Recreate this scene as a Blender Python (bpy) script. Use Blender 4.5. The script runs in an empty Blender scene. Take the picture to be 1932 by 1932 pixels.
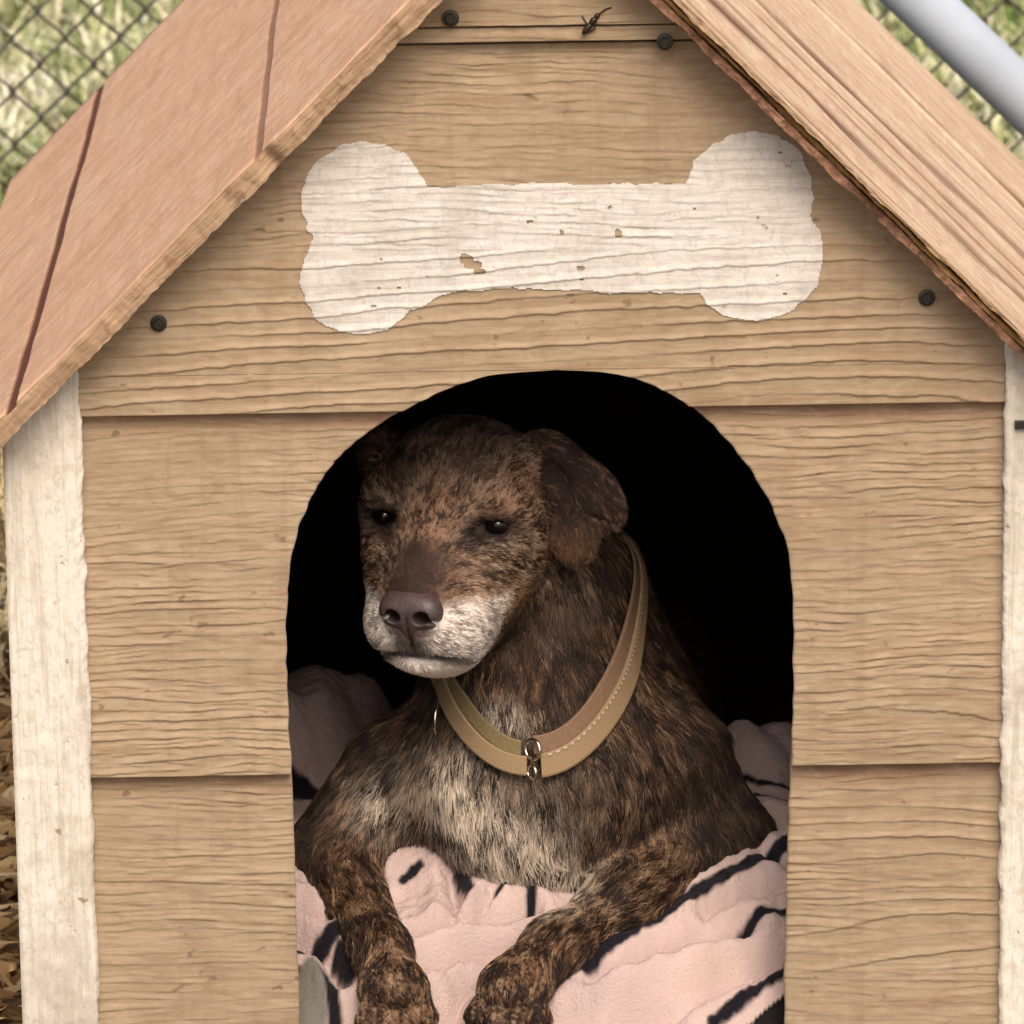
import bpy, math, random
import numpy as np
from mathutils import Vector, Matrix, kdtree

random.seed(7)
rng = np.random.default_rng(7)
sc = bpy.context.scene
col = sc.collection
R = math.radians

# ---------------------------------------------------------------- camera, world, sun, exposure
S = 1932.0                      # the photograph measured on a 1932 px square
FPX = 10868.0                   # focal length in those pixels (from the vanishing points)
PITCH, YAW, ROLL = R(14.3), R(0.95), R(0.72)
F_ = np.array([math.sin(YAW) * math.cos(PITCH), math.cos(YAW) * math.cos(PITCH), -math.sin(PITCH)])
R0 = np.array([math.cos(YAW), -math.sin(YAW), 0.0])
U0 = np.cross(R0, F_)
R_ = math.cos(ROLL) * R0 - math.sin(ROLL) * U0
U_ = math.sin(ROLL) * R0 + math.cos(ROLL) * U0
P0 = np.array([0.0, 0.0, 0.650])                     # front wall, middle of the upper lap joint
CAM = P0 - (FPX * 0.75 / 1755.0) * (F_ + R_ * (1022.5 - 966) / FPX - U_ * (775 - 966) / FPX)
cam_d = bpy.data.cameras.new('camera')
cam = bpy.data.objects.new('camera', cam_d)
col.objects.link(cam)
cam_d.sensor_width = 36.0
cam_d.lens = 36.0 * FPX / S
cam_d.clip_start = 0.05
cam_d.clip_end = 500
cam.matrix_world = Matrix(((R_[0], U_[0], -F_[0], CAM[0]), (R_[1], U_[1], -F_[1], CAM[1]),
                           (R_[2], U_[2], -F_[2], CAM[2]), (0, 0, 0, 1)))
cam_d.dof.use_dof = True
cam_d.dof.focus_distance = 4.72
cam_d.dof.aperture_fstop = 18
sc.camera = cam

SUN_ELEV, SUN_AZ = R(50), R(10)     # azimuth measured from straight behind the camera towards its right
world = bpy.data.worlds.new('World')
sc.world = world
world.use_nodes = True
wn = world.node_tree
sky = wn.nodes.new('ShaderNodeTexSky')
sky.sky_type = 'NISHITA'
sky.sun_disc = False
sky.sun_elevation = SUN_ELEV
sky.sun_rotation = math.pi - SUN_AZ
sky.air_density = 1.0
sky.dust_density = 4.0
wn.nodes['Background'].inputs['Strength'].default_value = 0.125
wn.links.new(sky.outputs[0], wn.nodes['Background'].inputs['Color'])
sun_d = bpy.data.lights.new('sun', 'SUN')
sun_d.energy = 1.6
sun_d.angle = R(38)
sun_d.color = (1.0, 0.93, 0.84)
sun = bpy.data.objects.new('sun', sun_d)
col.objects.link(sun)
sd = Vector((math.sin(SUN_AZ) * math.cos(SUN_ELEV), -math.cos(SUN_AZ) * math.cos(SUN_ELEV), math.sin(SUN_ELEV)))
sun.rotation_euler = sd.to_track_quat('Z', 'Y').to_euler()
sc.view_settings.view_transform = 'Standard'
sc.view_settings.look = 'None'
sc.view_settings.gamma = 1.0
sc.view_settings.use_curve_mapping = False
sc.view_settings.exposure = 0.42
sc.view_settings.use_white_balance = True
sc.view_settings.white_balance_temperature = 7350
sc.view_settings.white_balance_tint = 12
sc.cycles.use_denoising = True
sc.cycles.max_bounces = 4
sc.cycles.diffuse_bounces = 3
sc.cycles.glossy_bounces = 2
sc.cycles.use_adaptive_sampling = True
sc.cycles.adaptive_threshold = 0.015


def W(px, py, y):
    """World point at depth y that was measured at (px, py) on the 1932 px photograph."""
    d = F_ + R_ * ((px - 966) / FPX) - U_ * ((py - 966) / FPX)
    return CAM + d * ((y - CAM[1]) / d[1])


def WZ(px, py, z):
    d = F_ + R_ * ((px - 966) / FPX) - U_ * ((py - 966) / FPX)
    return CAM + d * ((z - CAM[2]) / d[2])


# ---------------------------------------------------------------- noise
_perm = np.random.default_rng(11).permutation(256)
_perm = np.concatenate([_perm, _perm, _perm])
_g3 = np.random.default_rng(12).normal(size=(256, 3))
_g3 /= np.linalg.norm(_g3, axis=1)[:, None]


def pn(x, y, z=0.0):
    """Perlin noise, about -1..1."""
    x, y, z = np.broadcast_arrays(np.asarray(x, float), np.asarray(y, float), np.asarray(z, float))
    xi, yi, zi = np.floor(x).astype(int), np.floor(y).astype(int), np.floor(z).astype(int)
    xf, yf, zf = x - xi, y - yi, z - zi
    u, v, w = (t * t * t * (t * (t * 6 - 15) + 10) for t in (xf, yf, zf))
    out = 0
    for dx in (0, 1):
        for dy in (0, 1):
            for dz in (0, 1):
                h = _perm[_perm[_perm[(xi + dx) & 255] + ((yi + dy) & 255)] + ((zi + dz) & 255)]
                g = _g3[h]
                d = g[..., 0] * (xf - dx) + g[..., 1] * (yf - dy) + g[..., 2] * (zf - dz)
                out = out + d * (u if dx else 1 - u) * (v if dy else 1 - v) * (w if dz else 1 - w)
    return out * 1.5


def sstep(a, b, x):
    t = np.clip((x - a) / (b - a), 0, 1)
    return t * t * (3 - 2 * t)


# ---------------------------------------------------------------- objects and materials
def link(name, me, mat=None, parent=None, smooth=False):
    o = bpy.data.objects.new(name, me)
    col.objects.link(o)
    if mat is not None:
        me.materials.append(mat)
    if parent is not None:
        o.parent = parent
    if smooth and hasattr(me, 'polygons'):
        me.polygons.foreach_set('use_smooth', np.ones(len(me.polygons), bool))
    return o


def mesh(name, v, f, mat=None, parent=None, smooth=False, loc=None):
    v = np.asarray(v, float)
    if loc is not None:
        v = v - np.asarray(loc)
    me = bpy.data.meshes.new(name)
    if isinstance(f, np.ndarray):
        n, k = f.shape
        me.vertices.add(len(v))
        me.vertices.foreach_set('co', v.astype(np.float32).ravel())
        me.loops.add(n * k)
        me.loops.foreach_set('vertex_index', f.astype(np.int32).ravel())
        me.polygons.add(n)
        me.polygons.foreach_set('loop_start', (np.arange(n) * k).astype(np.int32))
        me.update(calc_edges=True)
        me.validate()
    else:
        me.from_pydata([tuple(p) for p in v], [], f)
        me.update()
    o = link(name, me, mat, parent, smooth)
    if loc is not None:
        o.location = loc
    return o


def empty(name, loc=(0, 0, 0)):
    o = bpy.data.objects.new(name, None)
    o.empty_display_size = 0.05
    o.location = loc
    col.objects.link(o)
    return o


def tag(o, label=None, cat=None, group=None, kind=None):
    if label: o['label'] = label
    if cat: o['category'] = cat
    if group: o['group'] = group
    if kind: o['kind'] = kind
    return o


class NT:
    """Small helper for node materials."""
    def __init__(self, name, rough=0.8, spec=0.3):
        self.m = bpy.data.materials.new(name)
        self.m.use_nodes = True
        self.t = self.m.node_tree
        self.b = self.t.nodes['Principled BSDF']
        self.b.inputs['Roughness'].default_value = rough
        self.b.inputs['Specular IOR Level'].default_value = spec
        self.tc = None

    def n(self, kind, **kw):
        nd = self.t.nodes.new('ShaderNode' + kind)
        for k, v in kw.items():
            setattr(nd, k, v)
        return nd

    def lk(self, a, b):
        self.t.links.new(a, b)

    def coord(self, scale=(1, 1, 1), rot=(0, 0, 0), kind='Object', loc=(0, 0, 0)):
        if self.tc is None:
            self.tc = self.n('TexCoord')
        mp = self.n('Mapping')
        mp.inputs['Scale'].default_value = scale
        mp.inputs['Rotation'].default_value = rot
        mp.inputs['Location'].default_value = loc
        self.lk(self.tc.outputs[kind], mp.inputs['Vector'])
        return mp.outputs[0]

    def noise(self, scale=(1, 1, 1), detail=4, rough=0.55, dist=0.0, rot=(0, 0, 0), s=1.0, loc=(0, 0, 0)):
        nd = self.n('TexNoise')
        self.lk(self.coord(scale, rot, loc=loc), nd.inputs['Vector'])
        nd.inputs['Scale'].default_value = s
        nd.inputs['Detail'].default_value = detail
        nd.inputs['Roughness'].default_value = rough
        nd.inputs['Distortion'].default_value = dist
        return nd.outputs['Fac']

    def ramp(self, fac, stops, interp='LINEAR'):
        r = self.n('ValToRGB')
        r.color_ramp.interpolation = interp
        e = r.color_ramp.elements
        while len(e) < len(stops):
            e.new(0.5)
        for k, (p, c) in enumerate(stops):
            e[k].position = p
            if not isinstance(c, (tuple, list)):
                c = (c, c, c)
            e[k].color = (*c, 1)
        self.lk(fac, r.inputs[0])
        return r.outputs[0]

    def mix(self, fac, a, b, mode='MIX'):
        m = self.n('MixRGB', blend_type=mode)
        for k, val in ((0, fac), (1, a), (2, b)):
            if isinstance(val, (int, float)):
                m.inputs[k].default_value = val if k == 0 else (val, val, val, 1)
            elif isinstance(val, (tuple, list)):
                m.inputs[k].default_value = (*val, 1)
            else:
                self.lk(val, m.inputs[k])
        return m.outputs[0]

    def mth(self, op, a, b=None):
        m = self.n('Math', operation=op)
        for k, val in ((0, a), (1, b)):
            if val is None: continue
            if isinstance(val, (int, float)):
                m.inputs[k].default_value = val
            else:
                self.lk(val, m.inputs[k])
        return m.outputs[0]

    def color(self, c):
        if isinstance(c, (tuple, list)):
            self.b.inputs['Base Color'].default_value = (*c, 1)
        else:
            self.lk(c, self.b.inputs['Base Color'])

    def bump(self, h, strength=0.5, dist=0.002):
        b = self.n('Bump')
        b.inputs['Strength'].default_value = strength
        b.inputs['Distance'].default_value = dist
        self.lk(h, b.inputs['Height'])
        self.lk(b.outputs[0], self.b.inputs['Normal'])

    def attr(self, name):
        a = self.n('Attribute')
        a.attribute_name = name
        return a


def mat_siding():
    k = NT('painted_siding', 0.75, 0.25)
    big = k.noise((2.2, 2.2, 5), 5, 0.6)
    c = k.ramp(big, [(0.3, (0.325, 0.245, 0.163)), (0.5, (0.382, 0.291, 0.198)), (0.72, (0.430, 0.333, 0.230))])
    streak = k.noise((9, 9, 190), 3, 0.6, 0.6)
    c = k.mix(k.ramp(streak, [(0.30, 0.55), (0.5, 0.0)]), c, (0.27, 0.165, 0.09))
    pale = k.noise((7, 7, 120), 4, 0.6, 0.3, loc=(3, 1, 2))
    c = k.mix(k.ramp(pale, [(0.58, 0.0), (0.8, 0.35)]), c, (0.56, 0.42, 0.27))
    # weather stain along the upper edge of each board
    sep = k.n('SeparateXYZ')
    k.lk(k.coord(), sep.inputs[0])
    edge = k.n('MapRange')
    k.lk(sep.outputs[2], edge.inputs[0])
    edge.inputs[1].default_value = -0.034
    edge.inputs[2].default_value = -0.020
    wear = k.mth('MULTIPLY', edge.outputs[0], k.ramp(k.noise((14, 14, 60), 5, 0.65), [(0.36, 0.1), (0.6, 0.85)]))
    c = k.mix(wear, c, (0.27, 0.15, 0.10))
    drip = k.noise((38, 38, 3.0), 5, 0.65, 0.5, loc=(2, 7, 1))
    c = k.mix(k.ramp(drip, [(0.52, 0.0), (0.75, 0.45)]), c, (0.25, 0.175, 0.105))
    scuff = k.noise((5, 5, 9), 6, 0.7, 1.0, loc=(9, 3, 4))
    c = k.mix(k.ramp(scuff, [(0.55, 0.0), (0.68, 0.4)]), c, (0.40, 0.27, 0.19))
    mott = k.noise((28, 28, 75), 6, 0.75, 0.8, loc=(6, 1, 8))
    c = k.mix(k.ramp(mott, [(0.36, 0.55), (0.50, 0.0)]), c, (0.29, 0.20, 0.125))
    c = k.mix(k.ramp(mott, [(0.52, 0.0), (0.68, 0.45)]), c, (0.52, 0.405, 0.285))
    speck = k.ramp(k.noise((60, 60, 90), 2, 0.5), [(0.70, 0.0), (0.76, 0.6)])
    c = k.mix(speck, c, (0.15, 0.09, 0.05))
    k.color(c)
    k.bump(k.noise((120, 120, 700), 3, 0.6), 0.35, 0.0006)
    return k.m


def mat_white(name, base, dirt, vertical):
    k = NT(name, 0.7, 0.3)
    sc1 = (190, 190, 9) if vertical else (12, 12, 170)
    n1 = k.noise(sc1, 5, 0.65, 0.5)
    c = k.mix(k.ramp(n1, [(0.36, 0.75), (0.52, 0.0)]), base, dirt)
    n4 = k.noise((150, 150, 110), 4, 0.7, 0.6, loc=(4, 4, 1))
    c = k.mix(k.ramp(n4, [(0.38, 0.6), (0.50, 0.0)]), c, dirt)
    n2 = k.noise((14, 14, 9), 6, 0.7)
    c = k.mix(k.ramp(n2, [(0.48, 0.0), (0.68, 0.6)]), c, tuple(0.75 * d for d in dirt))
    n3 = k.noise((70, 70, 70), 3, 0.6, loc=(5, 2, 9))
    c = k.mix(k.ramp(n3, [(0.70, 0.0), (0.75, 0.75)]), c, (0.26, 0.18, 0.11))
    k.color(c)
    k.bump(k.mth('ADD', n1, n4), 0.45, 0.0014)
    return k.m


def mat_roof(name, cols, crackc, grain_axis=0):
    """Grain along local X of the panel."""
    k = NT(name, 0.8, 0.2)
    sA = (6, 55, 55)
    n1 = k.noise(sA, 6, 0.7, 2.2)
    c = k.ramp(n1, [(0.28, cols[0]), (0.5, cols[1]), (0.75, cols[2])])
    n2 = k.noise((14, 190, 190), 4, 0.6, 0.8)
    c = k.mix(k.ramp(n2, [(0.34, 0.5), (0.52, 0.0)]), c, crackc)
    n3 = k.noise((2.2, 4, 4), 4, 0.6)
    c = k.mix(k.ramp(n3, [(0.45, 0.0), (0.75, 0.45)]), c, cols[2])
    rough = k.noise((70, 16, 16), 6, 0.75, 1.0, loc=(3, 8, 5))
    c = k.mix(k.ramp(rough, [(0.36, 0.55), (0.50, 0.0)]), c, cols[0])
    c = k.mix(k.ramp(rough, [(0.52, 0.0), (0.70, 0.5)]), c, tuple(min(1.0, x * 1.08) for x in cols[2]))
    cr = k.attr('groove')
    fig = k.noise((3.5, 9, 9), 3, 0.5, 2.5, loc=(1, 4, 2))
    c = k.mix(k.ramp(fig, [(0.35, 0.5), (0.5, 0.0)]), c, cols[0])
    c = k.mix(cr.outputs['Fac'], c, (0.125, 0.036, 0.020))
    k.color(c)
    lift = k.noise((26, 120, 120), 5, 0.7, 1.5, loc=(7, 1, 3))
    k.bump(k.mth('ADD', n2, lift), 0.6, 0.003)
    return k.m


def mat_plain(name, c, rough=0.7, spec=0.3, var=0.25, scale=60, metal=0.0, bump=0.3, bd=0.001):
    k = NT(name, rough, spec)
    n = k.noise((scale, scale, scale), 4, 0.6)
    k.color(k.ramp(n, [(0.3, tuple(x * (1 - var) for x in c)), (0.7, tuple(min(1, x * (1 + var)) for x in c))]))
    k.b.inputs['Metallic'].default_value = metal
    if bump:
        k.bump(n, bump, bd)
    return k.m


M_SIDING = mat_siding()
M_TRIM = mat_white('white_weathered_trim', (0.80, 0.77, 0.70), (0.57, 0.52, 0.43), True)
M_BONE = mat_white('white_bone_paint', (0.70, 0.68, 0.65), (0.53, 0.50, 0.46), False)
M_ROOF_L = mat_roof('roof_ply_face', ((0.60, 0.345, 0.205), (0.78, 0.49, 0.325), (0.85, 0.60, 0.42)), (0.55, 0.29, 0.165))
M_ROOF_R = mat_roof('roof_checked_face', ((0.58, 0.37, 0.24), (0.76, 0.57, 0.40), (0.84, 0.69, 0.52)), (0.54, 0.29, 0.18))
M_SCREW = mat_plain('dark_screw_steel', (0.05, 0.05, 0.045), 0.45, 0.5, 0.4, 300, 0.6)
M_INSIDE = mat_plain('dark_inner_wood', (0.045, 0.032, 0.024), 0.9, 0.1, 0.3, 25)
M_FLOOR = mat_plain('brown_floor_board', (0.13, 0.08, 0.045), 0.85, 0.2, 0.35, 25)

# ---------------------------------------------------------------- ground
k = NT('bare_ground', 0.95, 0.1)
n1 = k.noise((3, 3, 3), 6, 0.65)
k.color(k.ramp(n1, [(0.3, (0.10, 0.07, 0.045)), (0.5, (0.22, 0.16, 0.10)), (0.7, (0.33, 0.26, 0.15))]))
k.bump(k.noise((40, 40, 40), 5, 0.7), 0.6, 0.01)
M_GROUND = k.m
G = 60.0
ground = mesh('ground', [(-G, -G, 0), (G, -G, 0), (G, 4 * G, 0), (-G, 4 * G, 0)], [(0, 1, 2, 3)], M_GROUND)
tag(ground, 'brown bare earth around the dog house', None, None, 'structure')

# ---------------------------------------------------------------- dog house
HALF = 0.375
house = empty('dog_house', (0, 0.35, 0))
tag(house, 'tan lap sided wooden dog house with white bone painted over its arched door', 'dog house')
HB = np.array([0, 0.35, 0.0])


def hpart(name, v, f, mat, smooth=False, loc=(0, 0, 0), parent=None):
    """A part of the house: vertices in world space, the object's origin at loc."""
    o = mesh(name, v, f, mat, None, smooth, loc=loc)
    o.parent = parent or house
    par = HB if parent is None else HB + np.array(parent.location)
    o.location = np.asarray(loc) - par
    return o


FRONT_Y = -0.011
arch_px = [(566, 2030), (561, 1800), (554, 1580), (547, 1400), (541, 1250), (542, 1130), (553, 1035), (578, 960), (612, 898),
           (660, 845), (735, 790), (820, 742), (910, 710), (990, 700), (1060, 697), (1150, 702), (1225, 722), (1300, 765),
           (1365, 825), (1420, 895), (1462, 970), (1488, 1050), (1497, 1150), (1497, 1300), (1493, 1450), (1487, 1600),
           (1482, 1750), (1479, 2030)]
ak = np.array([W(a, b, -0.006) for a, b in arch_px])
arch = []
for i in range(len(ak) - 1):                       # smooth curve through the measured points
    q0, q1, q2, q3 = ak[max(i - 1, 0)], ak[i], ak[i + 1], ak[min(i + 2, len(ak) - 1)]
    for j in range(6):
        t = j / 6
        arch.append(0.5 * (2 * q1 + (q2 - q0) * t + (2 * q0 - 5 * q1 + 4 * q2 - q3) * t * t + (3 * q1 - q0 - 3 * q2 + q3) * t ** 3))
arch = np.array(arch + [ak[-1]])
arch[:, 0] += 0.0006 * np.sin(arch[:, 2] * 900) + 0.0009 * pn(arch[:, 2] * 130, arch[:, 0] * 40, 0.3)
top_i = int(np.argmax(arch[:, 2]))
al, ar = arch[:top_i + 1], arch[top_i:]
al = al[np.argsort(al[:, 2])]
ar = ar[np.argsort(-ar[:, 2])]
ARCH_TOP = arch[top_i][2]


def x_left(z):
    return np.interp(z, al[:, 2], al[:, 0])


def x_right(z):
    return np.interp(z, ar[::-1, 2], ar[::-1, 0])


def z_arch(x):
    o = np.argsort(arch[30:132, 0])
    return np.interp(x, arch[30:132, 0][o], arch[30:132, 2][o])


def grain_h(x, z, seed):
    """Embossed wood grain of the fibre siding, metres outwards."""
    sx = seed * 7.31
    jog = 0.0007 * pn(x * 62 + sx, z * 60, seed + 2) + 0.0004 * pn(x * 150 + sx, z * 110, seed + 4)
    w = 0.010 * pn(x * 3.1 + sx, z * 5, seed) + 0.003 * pn(x * 9 + sx, z * 15, seed + 3) + jog
    zz = z + w

    def lines(freq, xf, thr, soft):
        ph = zz * freq + 0.8 * pn(x * xf * 0.7 + sx, zz * freq * 0.3, seed + 5)
        cell = np.floor(ph)
        s = ph - cell
        on = sstep(thr - 0.2, thr + 0.2, pn(x * xf + cell * 3.7, cell * 1.37 + sx, 0.5))
        on = on * (0.45 + 0.55 * sstep(-0.3, 0.3, pn(x * xf * 2.3 + cell * 5.1, cell * 2.1, 0.9)))
        return on * (1 - sstep(0.0, soft, s)) * sstep(-0.02, 0.07, s)
    fine = np.maximum(lines(118, 13, -0.10, 0.9), 0.7 * lines(190, 24, -0.05, 0.9))
    w2 = 0.030 * pn(x * 2.6 + sx, z * 3.4, seed + 9) + 0.004 * pn(x * 9 + sx, z * 17, seed + 10) + 1.6 * jog + 0.0016 * np.round(2 * pn(x * 7 + sx, z * 11, seed + 14)) / 2
    pc = (z + w2) * 70 + 0.5 * pn(x * 2.0, z * 30, seed + 15)
    cc = np.floor(pc)
    sc_ = pc - cc
    con = 0.25 + 0.75 * sstep(-0.25, 0.05, pn(x * 4 + cc * 3.1, cc * 1.7, 0.4))
    coarse = con * (1 - sstep(0.0, 0.45, sc_)) * sstep(-0.02, 0.06, sc_)
    m = sstep(0.05, 0.45, pn(x * 1.9 + sx, z * 9.0, seed + 20) - 0.12 + (0.85 if seed == 3 else 0.0) * sstep(0.80, 0.765, z))
    und = 0.6 * pn(x * 7 + sx, zz * 40, seed + 30) + 0.3 * pn(x * 45 + sx, zz * 300, seed + 31)
    return 0.0013 * fine * (1 - m) * (0.55 + 0.75 * sstep(-0.3, 0.4, pn(x * 4 + sx, z * 12, seed + 40))) + 0.0017 * coarse * m + 0.0007 * und


def board_grid(X, Z, zb, zt, seed, yb=FRONT_Y, yt=-0.0005, thick=0.0085):
    """A board whose front is the structured grid (rows of X, Z), with returned edges and a back."""
    nr, nc = X.shape
    t = np.clip((Z - zb) / max(zt - zb, 1e-6), 0, 1)
    Y0 = yb + (yt - yb) * t
    h = grain_h(X, Z, seed)
    V = np.stack([X, Y0 - h, Z], -1).reshape(-1, 3)
    idx = np.arange(nr * nc).reshape(nr, nc)
    Fq = np.stack([idx[:-1, :-1], idx[:-1, 1:], idx[1:, 1:], idx[1:, :-1]], -1).reshape(-1, 4)
    loop = np.concatenate([idx[0, :], idx[1:, -1], idx[-1, -2::-1], idx[-2:0:-1, 0]])
    back = V[loop].copy()
    back[:, 1] = Y0.reshape(-1)[loop] + thick
    nb = len(V)
    n = len(loop)
    a = np.arange(n)
    b = (a + 1) % n
    sk = np.stack([loop[b], loop[a], nb + a, nb + b], -1)
    return np.vstack([V, back]), np.vstack([Fq, sk])


def z_at(py, px=1022.0, y=FRONT_Y):
    return W(px, py, y)[2]


zl1, zl2 = z_at(772), z_at(1453)
zt1, zt2 = z_at(84), z_at(47)
Z_FLOOR = 0.098


def roof_under(x):
    """Height of the roof's underside over the gable."""
    return np.where(x < 0, ROOF_AP[2] + (x - ROOF_AP[0]) * SL_L, ROOF_AP[2] + (x - ROOF_AP[0]) * SL_R)


OVER = -0.055                    # how far the roof reaches out in front
A_ = W(1024, -193, OVER)
ROOF_AP = A_
bl_ = W(0, 847, OVER)
br_ = W(1932, 682, OVER)
SL_L = (A_[2] - bl_[2]) / (A_[0] - bl_[0])
SL_R = (A_[2] - br_[2]) / (A_[0] - br_[0])


def rows_board(zb, zt, xl, xr, seed, dx=0.003, dz=0.0009):
    nz = max(4, int((zt - zb) / dz))
    z = np.linspace(zb, zt, nz)
    l, r = (f(z) if callable(f) else np.full(nz, f) for f in (xl, xr))
    nx = max(4, int((np.max(r) - np.min(l)) / dx))
    u = np.linspace(0, 1, nx)
    X = l[:, None] + (r - l)[:, None] * u[None]
    Z = np.repeat(z[:, None], nx, 1)
    return X, Z


def cols_board(x0, x1, zlo, zhi, dx=0.003, dz=0.0009):
    nx = int((x1 - x0) / dx)
    x = np.linspace(x0, x1, nx)
    lo, hi = zlo(x), zhi(x)
    nz = int(np.max(hi - lo) / dz)
    v = np.linspace(0, 1, nz)
    Z = lo[None] + (hi - lo)[None] * v[:, None]
    X = np.repeat(x[None], nz, 0)
    return X, Z


def wob(t, a, s, sd_):
    return a * pn(t * s, sd_ * 3.3, 0.7)


IN = HALF - 0.0015
# gable board with the top of the arch cut out of its lower edge
lim = lambda z, s: A_[0] + (z - A_[2] - 0.003) / (SL_L if s < 0 else SL_R)
zs = ARCH_TOP + 0.0004
vs, fs, off = [], [], 0
for (z0, z1, l_, r_2) in ((zl1, zs, lambda z: np.full_like(z, -IN), x_left), (zl1, zs, x_right, lambda z: np.full_like(z, IN)),
                          (zs, zt1 - 0.001, lambda z: np.maximum(-IN, lim(z, -1)), lambda z: np.minimum(IN, lim(z, 1)))):
    X, Z = rows_board(z0, z1 + (0.0008 if z0 == zl1 else 0), l_, r_2, 3)
    v, f = board_grid(X, Z, zl1, zt1, 3)
    if z0 == zl1:
        v[:, 1] += 0.00002
    vs.append(v)
    fs.append(f + off)
    off += len(v)
hpart('siding_board', np.vstack(vs), np.vstack(fs), M_SIDING, False, (0, 0, zt1 + 0.05))
# narrow strip and the board above it
X, Z = rows_board(zt1 + 0.0025, zt2 - 0.002, lambda z: lim(z, -1), lambda z: lim(z, 1), 4)
v, f = board_grid(X, Z, zt1, zt2, 4, yb=FRONT_Y - 0.0, yt=FRONT_Y + 0.001)
hpart('siding_strip', v, f, M_SIDING, False, (0, 0, zt2 + 0.05))
X, Z = cols_board(lim(zt2 + 0.003, -1), lim(zt2 + 0.003, 1), lambda x: np.full_like(x, zt2), lambda x: roof_under(x) + 0.004)
v, f = board_grid(X, Z, zt2, zt2 + 0.2, 5, yb=FRONT_Y - 0.002, yt=FRONT_Y)
hpart('siding_board', v, f, M_SIDING, False, (0, 0, zt2 + 0.3))
# boards beside the opening
for (zb, zt, sd1, sd2) in ((zl2, zl1, 6, 7), (0.02, zl2, 8, 9)):
    X, Z = rows_board(zb, zt + 0.012, -IN, x_left, sd1)
    v, f = board_grid(X, Z, zb, zt + 0.012, sd1)
    hpart('siding_board', v, f, M_SIDING, False, (0, 0, zt + 0.012))
    X, Z = rows_board(zb, zt + 0.012, x_right, IN, sd2)
    v, f = board_grid(X, Z, zb, zt + 0.012, sd2)
    hpart('siding_board', v, f, M_SIDING, False, (0, 0, zt + 0.012))
# threshold board below the opening
X, Z = rows_board(0.02, Z_FLOOR - 0.004, x_left(0.1) + 0.002, x_right(0.1) - 0.002, 10)
v, f = board_grid(X, Z, 0.02, Z_FLOOR, 10)
hpart('siding_board', v, f, M_SIDING, False, (0, 0, Z_FLOOR))


def box_mesh(x0, x1, y0, y1, z0, z1):
    v = [(x, y, z) for x in (x0, x1) for y in (y0, y1) for z in (z0, z1)]
    f = [(0, 1, 3, 2), (4, 6, 7, 5), (0, 4, 5, 1), (2, 3, 7, 6), (0, 2, 6, 4), (1, 5, 7, 3)]
    return v, f


# inner shell: floor, side walls, back wall, lining behind the siding
YB = 1.34
v, f = box_mesh(-0.372, 0.372, 0.002, YB - 0.012, Z_FLOOR - 0.018, Z_FLOOR)
hpart('floor_board', v, f, M_FLOOR)
for s in (-1, 1):
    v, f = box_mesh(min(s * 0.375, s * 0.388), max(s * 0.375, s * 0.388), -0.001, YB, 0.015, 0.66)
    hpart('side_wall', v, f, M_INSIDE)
# lap siding on the outer sides
for s in (-1, 1):
    for (z0, z1) in ((0.02, zl2), (zl2, 0.66)):
        yy = np.linspace(0.0005, YB, 150)
        zr = np.linspace(z0, z1 + 0.008, int((z1 - z0) / 0.003))
        YY, ZZ = np.meshgrid(yy, zr)
        tt = (ZZ - z0) / (z1 - z0)
        XX = s * (0.3995 - 0.010 * np.clip(tt, 0, 1) + grain_h(YY, ZZ, 12 + s))
        V = np.stack([XX, YY, ZZ], -1).reshape(-1, 3)
        idx = np.arange(YY.size).reshape(YY.shape)
        Fq = np.stack([idx[:-1, :-1], idx[:-1, 1:], idx[1:, 1:], idx[1:, :-1]], -1).reshape(-1, 4)
        loop = np.concatenate([idx[0, :], idx[1:, -1], idx[-1, -2::-1], idx[-2:0:-1, 0]])
        bk = V[loop].copy()
        bk[:, 0] = s * 0.3885
        n = len(loop)
        a = np.arange(n)
        b = (a + 1) % n
        sk = np.stack([loop[b], loop[a], len(V) + a, len(V) + b], -1)
        hpart('siding_board', np.vstack([V, bk]), np.vstack([Fq, sk]), M_SIDING, False, (s * 0.39, 0.6, z1 + 0.008))
zz = lambda x: float(roof_under(np.array(x))) - 0.004
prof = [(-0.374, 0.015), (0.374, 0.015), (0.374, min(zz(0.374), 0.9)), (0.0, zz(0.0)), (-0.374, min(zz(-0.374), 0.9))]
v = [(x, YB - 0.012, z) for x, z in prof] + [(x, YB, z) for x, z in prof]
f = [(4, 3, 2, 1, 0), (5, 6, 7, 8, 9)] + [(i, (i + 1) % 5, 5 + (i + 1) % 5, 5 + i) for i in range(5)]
hpart('back_wall', v, f, M_INSIDE)


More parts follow.
